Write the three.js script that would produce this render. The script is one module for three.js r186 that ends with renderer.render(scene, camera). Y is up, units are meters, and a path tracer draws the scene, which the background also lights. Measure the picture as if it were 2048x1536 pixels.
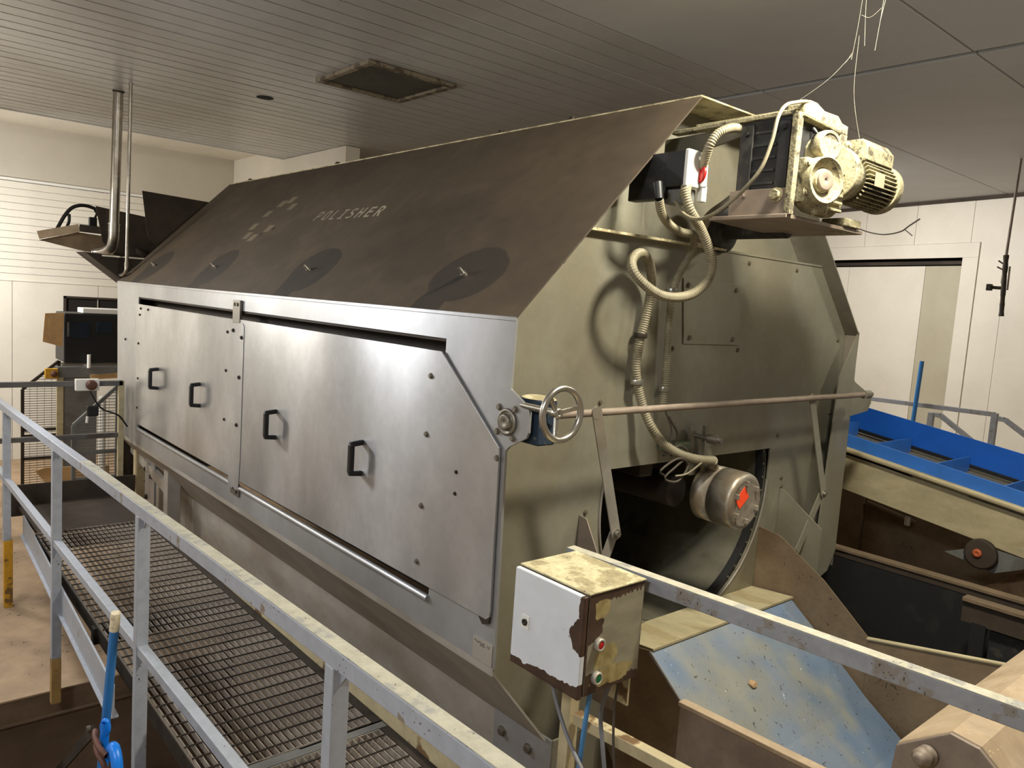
import * as THREE from 'three';
import { mergeGeometries } from 'three/addons/utils/BufferGeometryUtils.js';
import { RoundedBoxGeometry } from 'three/addons/geometries/RoundedBoxGeometry.js';
import { RectAreaLightUniformsLib } from 'three/addons/lights/RectAreaLightUniformsLib.js';

// ---------- camera, exposure, lights ----------
const V = (x, y, z) => new THREE.Vector3(x, y, z);
const scene = new THREE.Scene();
scene.background = new THREE.Color(0x000000);
const camera = new THREE.PerspectiveCamera(2 * Math.atan(768 / 1550) * 180 / Math.PI, 2048 / 1536, 0.05, 60);
{
  const yaw = -40.907 * Math.PI / 180, pit = 6.021 * Math.PI / 180, rol = -3.864 * Math.PI / 180;
  const f = V(-Math.cos(pit) * Math.cos(yaw), -Math.sin(pit), Math.cos(pit) * Math.sin(yaw));
  const r = new THREE.Vector3().crossVectors(f, V(0, 1, 0)).normalize();
  const d = new THREE.Vector3().crossVectors(f, r);
  const down = r.clone().multiplyScalar(-Math.sin(rol)).addScaledVector(d, Math.cos(rol));
  camera.position.set(0, 2.75, 0);
  camera.up.copy(down).multiplyScalar(-1);
  camera.lookAt(camera.position.clone().add(f));
}
scene.add(camera);
const renderer = new THREE.WebGLRenderer({ antialias: true });
renderer.toneMapping = THREE.LinearToneMapping;
renderer.toneMappingExposure = 2.2;
renderer.shadowMap.enabled = true;
RectAreaLightUniformsLib.init();
// lamp table: position of the glowing face, aim, size, colour, radiance
const LAMPS = [
  { p: [-1.15, 4.42, -3.0], t: [-1.7, 1.0, -3.2], w: 0.42, h: 0.26, c: [1, 0.94, 0.78], I: 190, l: 'warm flood lamp under the ceiling above the chute and the control box' },
  { p: [-0.5, 4.42, -6.1], t: [-1.4, 1.0, -5.2], w: 0.4, h: 0.26, c: [1, 0.94, 0.78], I: 36, l: 'warm flood lamp under the ceiling facing the motor end from the right' },
  { p: [-10.9, 3.4, -0.3], t: [-12.6, 1.6, -2.0], w: 0.6, h: 0.4, c: [0.99, 0.98, 0.97], I: 62, l: 'white flood lamp hanging nearest the far wall' },
  { p: [-8.7, 3.25, -0.3], t: [-7.0, 1.6, -2.1], w: 0.3, h: 0.5, c: [1, 0.96, 0.88], I: 40, l: 'white flood lamp hanging beside the far half of the walkway' },
  { p: [-6.3, 3.15, -0.3], t: [-4.6, 1.6, -2.1], w: 0.3, h: 0.5, c: [0.95, 0.97, 1], I: 36, l: 'white flood lamp hanging beside the middle of the walkway' },
  { p: [-0.6, 4.40, 1.9], t: [-1.8, 1.2, -1.4], w: 0.9, h: 0.3, c: [0.93, 0.96, 1], I: 40, l: 'cool white flood lamp behind the camera' },
  { p: [-5.9, 4.42, -8.7], t: [-4.2, 0.6, -11.2], w: 1.0, h: 0.4, c: [1, 0.97, 0.93], I: 50, l: 'wide lamp behind the machine near the right wall' },
  { p: [-4.5, 4.42, 2.6], t: [-4.5, 0, 3.2], w: 1.4, h: 0.4, c: [0.94, 0.97, 1], I: 19, l: 'wide lamp along the left wall, the nearer one' },
  { p: [-9.0, 4.42, 2.6], t: [-9.0, 0, 3.2], w: 1.4, h: 0.4, c: [0.97, 0.98, 1], I: 14, l: 'wide lamp along the left wall, the farther one' },
];

// ---------- helpers ----------
let seed = 7;
const rnd = () => { seed = (seed * 1664525 + 1013904223) % 4294967296; return seed / 4294967296; };
const hash = (x, y, s) => { let h = Math.imul(x, 374761393) ^ Math.imul(y, 668265263) ^ Math.imul(s, 2246822519); h = Math.imul(h ^ (h >>> 13), 1274126177); return ((h ^ (h >>> 16)) >>> 0) / 4294967296; };
function vnoise(x, y, px, py, s) {              // value noise, period px, py
  const xi = Math.floor(x), yi = Math.floor(y), fx = x - xi, fy = y - yi;
  const u = fx * fx * (3 - 2 * fx), v = fy * fy * (3 - 2 * fy), m = (a, n) => ((a % n) + n) % n;
  const x0 = m(xi, px), x1 = m(xi + 1, px), y0 = m(yi, py), y1 = m(yi + 1, py);
  const a = hash(x0, y0, s), b = hash(x1, y0, s), c = hash(x0, y1, s), d = hash(x1, y1, s);
  return a + (b - a) * u + (c - a) * v + (a - b - c + d) * u * v;
}
function fbm(u, v, fx, fy, oct, s) {            // u, v in 0..1, tiles
  let t = 0, a = 0.5, n = 0;
  for (let i = 0; i < oct; i++) { t += a * vnoise(u * fx, v * fy, fx, fy, s + i); n += a; a *= 0.5; fx *= 2; fy *= 2; }
  return t / n;
}
const sm = (a, b, x) => { const t = Math.min(1, Math.max(0, (x - a) / (b - a))); return t * t * (3 - 2 * t); };
const mix = (a, b, t) => [a[0] + (b[0] - a[0]) * t, a[1] + (b[1] - a[1]) * t, a[2] + (b[2] - a[2]) * t];
function tex(w, h, fn, srgb = true, metres = 1, metresV = metres) {   // fn(u, v) gives rgb 0..255 or a grey value
  const d = new Uint8Array(w * h * 4);
  for (let j = 0; j < h; j++) for (let i = 0; i < w; i++) {
    const c = fn(i / w, j / h), k = (j * w + i) * 4;
    if (typeof c === 'number') d[k] = d[k + 1] = d[k + 2] = Math.max(0, Math.min(255, c));
    else for (let q = 0; q < 3; q++) d[k + q] = Math.max(0, Math.min(255, c[q]));
    d[k + 3] = 255;
  }
  const t = new THREE.DataTexture(d, w, h);
  t.wrapS = t.wrapT = THREE.RepeatWrapping; t.magFilter = THREE.LinearFilter; t.minFilter = THREE.LinearMipmapLinearFilter; t.generateMipmaps = true;
  if (srgb) t.colorSpace = THREE.SRGBColorSpace;
  t.repeat.set(1 / metres, 1 / metresV); t.needsUpdate = true;
  return t;
}
// grime: base colour with soft large mottling, small specks and ragged patches of a second colour
function grime(base, o = {}) {
  const { patch = base, amt = 0.5, thr = 0.6, mott = 0.12, speck = 0, speckC = [40, 34, 26], f = 4, fy = f, s = 1, size = 512, metres = 1, metresV = metres, edge = 0.06 } = o;
  return tex(size, size, (u, v) => {
    const n = fbm(u, v, f, fy, 5, s), n2 = fbm(u, v, f * 3, fy * 3, 4, s + 20), n3 = fbm(u, v, 64, 64, 2, s + 40);
    let c = mix(base, patch, amt * sm(thr - edge, thr + edge, n * 0.7 + n2 * 0.3));
    const k = 1 + mott * (n2 - 0.5) * 2 + mott * 0.5 * (n3 - 0.5);
    c = [c[0] * k, c[1] * k, c[2] * k];
    if (speck) { const q = vnoise(u * 96, v * 96, 96, 96, s + 60) * 0.7 + n * 0.3; if (q > 0.86 - speck) c = mix(c, speckC, 0.75); }
    return c;
  }, true, metres, metresV);
}
const greyNoise = (lo, hi, f, fy, s, metres = 1, metresV = metres, size = 256) => tex(size, size, (u, v) => lo + (hi - lo) * fbm(u, v, f, fy, 5, s), false, metres, metresV);
const mat = (o) => new THREE.MeshStandardMaterial(o);

// box-projected uv in metres, non-indexed
function uvm(g) {
  g = g.index ? g.toNonIndexed() : g;
  const p = g.attributes.position, n = p.count, uv = new Float32Array(n * 2), a = V(), b = V(), c = V(), e = V(), f = V();
  if (!g.attributes.normal) g.computeVertexNormals();
  for (let i = 0; i < n; i += 3) {
    a.fromBufferAttribute(p, i); b.fromBufferAttribute(p, i + 1); c.fromBufferAttribute(p, i + 2);
    e.subVectors(b, a); f.subVectors(c, a); e.cross(f);
    const ax = Math.abs(e.x), ay = Math.abs(e.y), az = Math.abs(e.z);
    [a, b, c].forEach((q, k) => {
      const t = ay >= ax && ay >= az ? [q.x, q.z] : ax >= az ? [q.z, q.y] : [q.x, q.y];
      uv[(i + k) * 2] = t[0]; uv[(i + k) * 2 + 1] = t[1];
    });
  }
  g.setAttribute('uv', new THREE.BufferAttribute(uv, 2));
  for (const k of Object.keys(g.attributes)) if (!['position', 'normal', 'uv'].includes(k)) g.deleteAttribute(k);
  return g;
}
const basisM = (x, y, z, o) => new THREE.Matrix4().makeBasis(x, y, z).setPosition(o);
function box(x0, x1, y0, y1, z0, z1, bev = 0) {
  const w = x1 - x0, h = y1 - y0, d = z1 - z0;
  const g = bev ? new RoundedBoxGeometry(w, h, d, 2, Math.min(bev, w / 2.1, h / 2.1, d / 2.1)) : new THREE.BoxGeometry(w, h, d);
  return g.translate((x0 + x1) / 2, (y0 + y1) / 2, (z0 + z1) / 2);
}
function seg(a, b, w, h, bev = 0, up = V(0, 1, 0)) {      // bar from a to b, w across, h along up
  a = Array.isArray(a) ? V(...a) : a; b = Array.isArray(b) ? V(...b) : b;
  const z = new THREE.Vector3().subVectors(b, a), L = z.length(); z.normalize();
  if (Math.abs(z.dot(up)) > 0.99) up = V(1, 0, 0);
  const x = new THREE.Vector3().crossVectors(up, z).normalize(), y = new THREE.Vector3().crossVectors(z, x);
  const g = bev ? new RoundedBoxGeometry(w, h, L, 2, bev) : new THREE.BoxGeometry(w, h, L);
  return g.applyMatrix4(basisM(x, y, z, a.clone().add(b).multiplyScalar(0.5)));
}
function rod(a, b, r, r2 = r, n = 16, open = false) {
  a = Array.isArray(a) ? V(...a) : a; b = Array.isArray(b) ? V(...b) : b;
  const y = new THREE.Vector3().subVectors(b, a), L = y.length(); y.normalize();
  const g = new THREE.CylinderGeometry(r2, r, L, n, 1, open);
  return g.applyQuaternion(new THREE.Quaternion().setFromUnitVectors(V(0, 1, 0), y)).translate((a.x + b.x) / 2, (a.y + b.y) / 2, (a.z + b.z) / 2);
}
function shape(pts, holes = []) {
  const s = new THREE.Shape(pts.map((p) => new THREE.Vector2(p[0], p[1])));
  for (const h of holes) s.holes.push(new THREE.Path(h.map((p) => new THREE.Vector2(p[0], p[1]))));
  return s;
}
const EX = {
  z: [V(1, 0, 0), V(0, 1, 0), V(0, 0, 1), (p) => p],
  x: [V(0, 0, -1), V(0, 1, 0), V(1, 0, 0), (p) => [-p[0], p[1]]],          // points given as (z, y)
  y: [V(1, 0, 0), V(0, 0, -1), V(0, 1, 0), (p) => [p[0], -p[1]]],          // points given as (x, z)
};
function plate(axis, pts, pos, t, holes = [], bev = 0) {   // outline extruded from pos to pos + t along axis
  const [x, y, z, f] = EX[axis];
  const g = new THREE.ExtrudeGeometry(shape(pts.map(f), holes.map((h) => h.map(f))), { depth: t - 2 * bev, bevelEnabled: bev > 0, bevelThickness: bev, bevelSize: bev, bevelOffset: -bev, bevelSegments: 2, curveSegments: 8 });
  if (bev) g.translate(0, 0, bev);
  return g.applyMatrix4(basisM(x, y, z, z.clone().multiplyScalar(pos)));
}
function lathe(prof, o, dir, n = 32) {                     // prof (radius, along), axis dir from o
  const g = new THREE.LatheGeometry(prof.map((p) => new THREE.Vector2(Math.max(1e-4, p[0]), p[1])), n);
  return g.applyQuaternion(new THREE.Quaternion().setFromUnitVectors(V(0, 1, 0), V(...dir).normalize())).translate(...o);
}
function tube(pts, r, n = 10, step = 0.02, ridge = 0, pitch = 0.012) {
  const c = new THREE.CatmullRomCurve3(pts.map((p) => V(...p)), false, 'centripetal'), L = c.getLength();
  const rings = ridge ? Math.ceil(L / pitch) * 4 : Math.max(8, Math.ceil(L / step));
  const g = new THREE.TubeGeometry(c, rings, r, n, false);
  if (ridge) {
    const p = g.attributes.position, q = V(), m = V();
    for (let i = 0; i <= rings; i++) {
      c.getPointAt(i / rings, m);
      const k = [1 - ridge, 1, 1, 1 - ridge][i % 4];
      for (let j = 0; j <= n; j++) { const id = i * (n + 1) + j; q.fromBufferAttribute(p, id).sub(m).multiplyScalar(k).add(m); p.setXYZ(id, q.x, q.y, q.z); }
    }
    g.computeVertexNormals();
  }
  return g;
}
const used = {}, basis = new Map();
const numbered = (n) => { used[n] = (used[n] || 0) + 1; return used[n] === 1 ? n : n + '_' + String(used[n] - 1).padStart(3, '0'); };
function tag(o, label, category, group, kind) {
  if (label) o.userData.label = label; if (category) o.userData.category = category;
  if (group) o.userData.group = group; if (kind) o.userData.kind = kind;
  return o;
}
function thing(name, label, category, base = [0, 0, 0], group) {
  const g = new THREE.Group(); g.name = numbered(name); g.position.set(...base); scene.add(g); basis.set(g, V(...base));
  return tag(g, label, category, group);
}
function obj(name, geos, m, parent = scene, keepUV = false) {
  geos = (Array.isArray(geos) ? geos : [geos]).map((g) => keepUV ? (g.index ? g.toNonIndexed() : g) : uvm(g));
  for (const g of geos) for (const k of Object.keys(g.attributes)) if (!['position', 'normal', 'uv'].includes(k)) g.deleteAttribute(k);
  const g = geos.length > 1 ? mergeGeometries(geos) : geos[0];
  const b = basis.get(parent);
  if (b) g.translate(-b.x, -b.y, -b.z);
  const o = new THREE.Mesh(g, m); o.castShadow = o.receiveShadow = true;
  o.name = parent === scene ? numbered(name) : name;
  if (b) basis.set(o, b);
  parent.add(o);
  return o;
}
const struct = (name, geos, m, parent) => { const o = obj(name, geos, m, parent); if (!parent) o.userData.kind = 'structure'; return o; };
function inst(name, geo, m, parent, pos, quat) {           // a piece that shares its geometry
  const o = new THREE.Mesh(geo, m); o.castShadow = o.receiveShadow = true; o.name = name; const b = basis.get(parent);
  o.position.set(...pos); if (b) o.position.sub(b); if (quat) o.quaternion.copy(quat);
  parent.add(o); return o;
}
const hexGeo = {};
function bolt(parent, p, dir, r, m, name = 'bolt') {       // hex bolt head with a washer and a rounded top
  const key = r.toFixed(4);
  if (!hexGeo[key]) {
    const a = new THREE.CylinderGeometry(r * 1.35, r * 1.35, r * 0.25, 14).translate(0, r * 0.125, 0), b = new THREE.CylinderGeometry(r * 0.93, r, r * 0.75, 6).translate(0, r * 0.6, 0);
    hexGeo[key] = mergeGeometries([uvm(a), uvm(b)]);
  }
  return inst(name, hexGeo[key], m, parent, p, new THREE.Quaternion().setFromUnitVectors(V(0, 1, 0), V(...dir).normalize()));
}

// ---------- materials ----------
const M = {};
M.panel = new THREE.MeshPhysicalMaterial({ map: grime([180, 181, 183], { patch: [148, 147, 145], amt: 0.6, thr: 0.52, mott: 0.08, f: 4, fy: 3, s: 3, metres: 2.3, edge: 0.14 }), metalness: 0.72, roughness: 0.4, anisotropy: 0.7, anisotropyRotation: Math.PI / 2 });
M.door = new THREE.MeshPhysicalMaterial({ map: grime([204, 205, 207], { patch: [164, 164, 163], amt: 0.65, thr: 0.50, mott: 0.1, f: 5, fy: 3, s: 9, metres: 2.1, edge: 0.16 }), metalness: 0.82, roughness: 0.29, anisotropy: 0.9, anisotropyRotation: Math.PI / 2 });
M.dull = mat({ map: grime([150, 145, 136], { patch: [112, 102, 86], amt: 0.6, thr: 0.55, mott: 0.12, f: 4, s: 5, metres: 1.4, edge: 0.12 }), metalness: 0.55, roughness: 0.62 });
M.apron = mat({ map: grime([166, 160, 151], { patch: [128, 116, 100], amt: 0.6, thr: 0.56, mott: 0.1, f: 3, fy: 6, s: 12, metres: 1.9, edge: 0.14 }), metalness: 0.25, roughness: 0.55 });
M.end = new THREE.MeshPhysicalMaterial({ map: grime([150, 147, 131], { patch: [124, 117, 97], amt: 0.7, thr: 0.56, mott: 0.09, speck: -0.06, speckC: [205, 196, 160], f: 3, fy: 2, s: 14, metres: 1.7, edge: 0.15 }), metalness: 0.42, roughness: 0.5, anisotropy: 0.5, anisotropyRotation: Math.PI / 2, bumpMap: greyNoise(0, 255, 40, 40, 61, 0.9), bumpScale: 0.0005 });
M.brown = mat({ map: grime([120, 102, 80], { patch: [94, 78, 60], amt: 0.6, thr: 0.55, mott: 0.12, speck: 0.03, f: 4, s: 17, metres: 1.1, edge: 0.12 }), metalness: 0.15, roughness: 0.75, bumpMap: greyNoise(0, 255, 48, 48, 62, 0.8), bumpScale: 0.0008 });
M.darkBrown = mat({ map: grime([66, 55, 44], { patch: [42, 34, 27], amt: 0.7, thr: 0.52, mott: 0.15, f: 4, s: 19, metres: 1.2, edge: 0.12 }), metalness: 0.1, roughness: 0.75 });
M.steel = mat({ color: 0xb8b4aa, metalness: 0.95, roughness: 0.3 });
M.pipe = mat({ map: grime([176, 170, 160], { patch: [130, 120, 108], amt: 0.5, s: 23, f: 4, metres: 0.7 }), metalness: 0.95, roughness: 0.32 });
M.bolt = mat({ color: 0x8e897e, metalness: 0.85, roughness: 0.42 });
M.boltDark = mat({ color: 0x3c352c, metalness: 0.6, roughness: 0.55 });
M.boltDull = mat({ color: 0x6e6654, metalness: 0.5, roughness: 0.55 });
M.black = mat({ color: 0x141414, metalness: 0, roughness: 0.5 });
M.blackPlastic = mat({ color: 0x1a1b1b, metalness: 0, roughness: 0.42 });
M.rubber = mat({ map: grime([22, 22, 22], { patch: [40, 37, 32], amt: 0.6, s: 25, metres: 0.9 }), roughness: 0.7 });
M.void = mat({ color: 0x0a0908, roughness: 0.95 });
M.paint = mat({ map: grime([156, 160, 168], { patch: [116, 100, 82], amt: 0.8, thr: 0.72, mott: 0.06, speck: 0.005, f: 7, s: 27, metres: 0.8, edge: 0.02 }), metalness: 0, roughness: 0.5 });
M.rail = mat({ map: grime([146, 148, 152], { patch: [124, 114, 100], amt: 0.7, thr: 0.64, mott: 0.08, speck: 0.01, f: 7, s: 29, metres: 0.7, edge: 0.05 }), metalness: 0, roughness: 0.55, bumpMap: greyNoise(0, 255, 32, 32, 63, 0.6), bumpScale: 0.0008 });
M.railDust = mat({ map: grime([178, 173, 155], { patch: [138, 137, 134], amt: 0.7, thr: 0.6, mott: 0.1, speck: 0.02, f: 6, s: 71, metres: 0.5, edge: 0.05 }), roughness: 0.85, bumpMap: greyNoise(0, 255, 32, 32, 64, 0.5), bumpScale: 0.001 });
M.railDark = mat({ map: grime([92, 90, 88], { patch: [70, 58, 46], amt: 0.7, s: 33, metres: 0.9 }), roughness: 0.6 });
M.yellow = mat({ map: grime([196, 146, 34], { patch: [86, 66, 40], amt: 0.8, thr: 0.6, speck: 0.05, s: 35, metres: 0.6, f: 6 }), roughness: 0.6 });
M.legTan = mat({ map: grime([164, 132, 78], { patch: [110, 84, 52], amt: 0.7, s: 36, metres: 0.7, f: 5 }), roughness: 0.7 });
M.grate = mat({ map: grime([158, 148, 136], { patch: [110, 96, 82], amt: 0.75, thr: 0.55, mott: 0.16, f: 6, s: 39, metres: 0.5 }), metalness: 0.2, roughness: 0.6 });
M.grateRod = mat({ map: grime([52, 45, 38], { patch: [36, 27, 20], amt: 0.7, f: 6, s: 41, metres: 0.5 }), metalness: 0.3, roughness: 0.7 });
M.toe = mat({ map: grime([186, 172, 136], { patch: [96, 70, 42], amt: 0.9, thr: 0.6, mott: 0.1, f: 4, s: 43, metres: 0.9, edge: 0.03 }), roughness: 0.75 });
M.wall = mat({ map: grime([226, 219, 203], { patch: [206, 197, 178], amt: 0.5, thr: 0.6, mott: 0.03, f: 3, s: 45, metres: 2.7, edge: 0.15 }), roughness: 0.5 });
M.wallGrey = mat({ map: grime([196, 188, 172], { patch: [180, 171, 154], amt: 0.5, mott: 0.03, f: 3, s: 47, metres: 3.1, edge: 0.15 }), roughness: 0.5 });
M.tan = mat({ map: grime([186, 178, 154], { patch: [172, 162, 136], amt: 0.5, mott: 0.04, f: 3, s: 48, metres: 2, edge: 0.15 }), roughness: 0.6 });
M.ceil = mat({ map: grime([178, 178, 176], { patch: [148, 146, 142], amt: 0.55, thr: 0.55, mott: 0.05, f: 3, s: 49, metres: 2.9, edge: 0.15 }), roughness: 0.27, bumpMap: greyNoise(0, 255, 6, 6, 65, 1.3), bumpScale: 0.0012 });
M.ceilSmooth = mat({ map: grime([188, 189, 190], { patch: [170, 170, 170], amt: 0.5, mott: 0.03, f: 3, s: 50, metres: 3.3, edge: 0.15 }), roughness: 0.5 });
M.gap = mat({ color: 0x1c1712, roughness: 0.95 });
M.floor = mat({ map: grime([172, 146, 116], { patch: [122, 102, 82], amt: 0.65, thr: 0.58, mott: 0.12, speck: 0.02, f: 4, s: 51, metres: 2.2, edge: 0.1, size: 512 }), roughness: 0.7, bumpMap: greyNoise(0, 255, 12, 12, 66, 1.1), bumpScale: 0.003 });
M.hatch = mat({ map: grime([70, 68, 58], { patch: [56, 53, 45], amt: 0.6, s: 53, metres: 0.9 }), roughness: 0.75 });
M.hatchRim = mat({ map: grime([128, 116, 96], { patch: [66, 54, 40], amt: 0.8, thr: 0.52, s: 54, f: 8, metres: 0.6 }), roughness: 0.75 });
M.hose = mat({ map: grime([142, 134, 110], { patch: [112, 104, 82], amt: 0.6, s: 55, metres: 0.4 }), roughness: 0.55 });
M.dustCream = mat({ map: grime([198, 187, 150], { patch: [142, 130, 98], amt: 0.75, thr: 0.55, mott: 0.14, speck: 0.03, f: 6, s: 57, metres: 0.45, edge: 0.06 }), roughness: 0.85, bumpMap: greyNoise(0, 255, 24, 24, 67, 0.25), bumpScale: 0.002 });
M.gearDust = mat({ map: grime([150, 142, 112], { patch: [70, 64, 52], amt: 0.8, thr: 0.60, mott: 0.2, speck: 0.03, f: 8, s: 58, metres: 0.35, edge: 0.05 }), roughness: 0.85, bumpMap: greyNoise(0, 255, 24, 24, 69, 0.2), bumpScale: 0.002 });
M.gearBlack = mat({ map: grime([38, 38, 38], { patch: [66, 62, 54], amt: 0.6, thr: 0.56, mott: 0.2, f: 6, s: 59, metres: 0.5 }), roughness: 0.6 });
M.blue = mat({ map: grime([22, 92, 190], { patch: [40, 100, 182], amt: 0.6, mott: 0.05, f: 4, s: 73, metres: 1.4 }), roughness: 0.42 });
M.bluePale = mat({ map: grime([52, 112, 196], { patch: [96, 120, 164], amt: 0.7, mott: 0.08, f: 3, s: 74, metres: 1.2 }), roughness: 0.45 });
M.bluePole = mat({ color: 0x2f74b4, roughness: 0.4 });
M.blueBright = mat({ color: 0x0a78e0, roughness: 0.35 });
M.creamSteel = mat({ map: grime([184, 172, 138], { patch: [150, 134, 98], amt: 0.6, mott: 0.1, f: 3, fy: 8, s: 75, metres: 1.3 }), metalness: 0.2, roughness: 0.55 });
M.beigeDrum = mat({ map: grime([172, 152, 126], { patch: [148, 128, 102], amt: 0.6, mott: 0.1, speck: 0.02, speckC: [214, 196, 150], f: 4, s: 76, metres: 0.8 }), roughness: 0.65 });
M.capGrey = mat({ map: grime([140, 126, 112], { patch: [120, 106, 92], amt: 0.5, f: 4, s: 77, metres: 0.7 }), roughness: 0.6, metalness: 0.15 });
M.chuteBlue = mat({ map: tex(1024, 1024, (u, v) => {
  const n = fbm(u, v, 4, 3, 5, 80), n2 = fbm(u, v, 12, 12, 4, 84), q = vnoise(u * 110, v * 110, 110, 110, 86);
  let c = mix([120, 132, 148], [134, 134, 126], sm(0.40, 0.66, n * 0.8 + n2 * 0.2));
  c = mix(c, [92, 116, 148], 0.7 * sm(0.54, 0.70, fbm(u, v, 3, 3, 4, 88)));
  if (q > 0.93) c = mix(c, [60, 58, 52], 0.7); else if (q < 0.02) c = mix(c, [226, 228, 224], 0.8);
  const k = 1 + 0.12 * (n2 - 0.5); return [c[0] * k, c[1] * k, c[2] * k];
}, true, 1.3), roughness: 0.42, metalness: 0.1 });
M.drumIn = mat({ map: grime([120, 116, 100], { patch: [86, 80, 66], amt: 0.6, f: 4, s: 91, metres: 1.1 }), metalness: 0.35, roughness: 0.55, side: THREE.DoubleSide });
M.alu = mat({ map: grime([168, 166, 158], { patch: [128, 122, 106], amt: 0.5, f: 5, s: 92, metres: 0.3 }), metalness: 0.85, roughness: 0.34 });
M.motorSteel = mat({ map: grime([164, 156, 142], { patch: [132, 116, 94], amt: 0.6, thr: 0.55, f: 4, s: 93, metres: 0.5 }), metalness: 0.6, roughness: 0.42 });
M.orange = mat({ color: 0xf04a20, roughness: 0.6 });
M.white = mat({ color: 0xe6e4dc, roughness: 0.5 });
M.red = mat({ color: 0xb81f1c, roughness: 0.35 });
M.green = mat({ color: 0x0a6a3c, roughness: 0.35 });
M.buttonRim = mat({ color: 0xb4ada0, roughness: 0.45, metalness: 0.3 });
M.wire = mat({ color: 0x4a4238, roughness: 0.7 });
M.cableBlue = mat({ color: 0x4f86b8, roughness: 0.5 });
M.cableGrey = mat({ color: 0x77777a, roughness: 0.55 });
M.web = mat({ color: 0xa8a294, roughness: 0.9 });
M.binBrown = mat({ map: grime([122, 100, 78], { patch: [92, 74, 56], amt: 0.7, thr: 0.52, mott: 0.12, f: 3, fy: 5, s: 20, metres: 1.3, edge: 0.12 }), roughness: 0.8 });
M.soil = mat({ map: grime([172, 142, 106], { patch: [132, 106, 78], amt: 0.7, f: 8, s: 94, metres: 0.6 }), roughness: 0.9, bumpMap: greyNoise(0, 255, 32, 32, 68, 0.4), bumpScale: 0.006 });
M.greySteel = mat({ map: grime([112, 112, 108], { patch: [88, 84, 78], amt: 0.6, f: 4, s: 95, metres: 1.2 }), metalness: 0.2, roughness: 0.6 });
M.dialBrown = mat({ color: 0x5a3526, roughness: 0.6 });
M.cardboard = mat({ map: grime([182, 146, 98], { patch: [150, 116, 74], amt: 0.5, f: 4, s: 96, metres: 0.9 }), roughness: 0.8 });
M.screen = mat({ color: 0x16222e, roughness: 0.2 });
M.blueGear = mat({ map: grime([22, 40, 58], { patch: [84, 84, 74], amt: 0.8, thr: 0.66, f: 10, s: 97, metres: 0.2, edge: 0.03 }), roughness: 0.7 });

// ---------- room ----------
const CY = 4.6;                                                       // underside of the ceiling
struct('floor', plate('y', [[-13.4, 4.4], [4.4, 4.4], [4.4, -15], [-13.4, -15]], -0.25, 0.25, [[[-5.57, 0.62], [-5.57, -2.02], [-1.6, -2.02], [-1.6, 0.62]]]), M.floor);
{
  const ceil = struct('ceiling', [box(-11.06, 4.4, CY + 0.03, CY + 0.17, -15, 4.4)], M.gap);
  const W = 7.3 / 36;
  const prof = (w, y0) => [[-w / 2 + 0.006, y0], [w / 2 - 0.006, y0], [w / 2, y0 + 0.008], [w / 2, y0 + 0.03], [-w / 2, y0 + 0.03], [-w / 2, y0 + 0.008]];
  const mk = (w, z0, z1) => uvm(new THREE.ExtrudeGeometry(shape(prof(w, 0)), { depth: z1 - z0, bevelEnabled: false }).translate(0, 0, z0));
  const narrow = [mk(W - 0.007, -5.69, 4.38), mk(W - 0.011, -5.69, 4.38)], wide = mk(1.594, -5.69, 4.38), back = mk(1.594, -14.9, -5.765);
  let k = 0;
  for (let i = 0, x; i < 36; i++) { x = -11.05 + (i + 0.5) * W;                           // narrow boards, left out where the hatch is cut in
    const o = inst('ceiling_plank', narrow[k % 2], M.ceil, ceil, [x, CY - (k % 5 === 2 ? 0.002 : 0), 0]); k++;
  }
  for (const x of [-2.95, -1.35, 0.25, 1.85, 3.45]) inst('ceiling_panel', wide, M.ceilSmooth, ceil, [x, CY, 0]);
  for (let x = -10.15; x < 4.4; x += 1.6) inst('ceiling_panel', back, M.ceilSmooth, ceil, [x + 0.8, CY, 0]);
}
struct('ceiling_recess', box(-13.4, -11.06, 4.75, 4.9, -15, 4.4), M.wall);
struct('wall_near', box(4.2, 4.4, 0, CY, -15, 4.4), M.wall);
struct('wall_left', box(-13.4, 4.4, 0, 4.75, 4.2, 4.4), M.wall);
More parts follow.
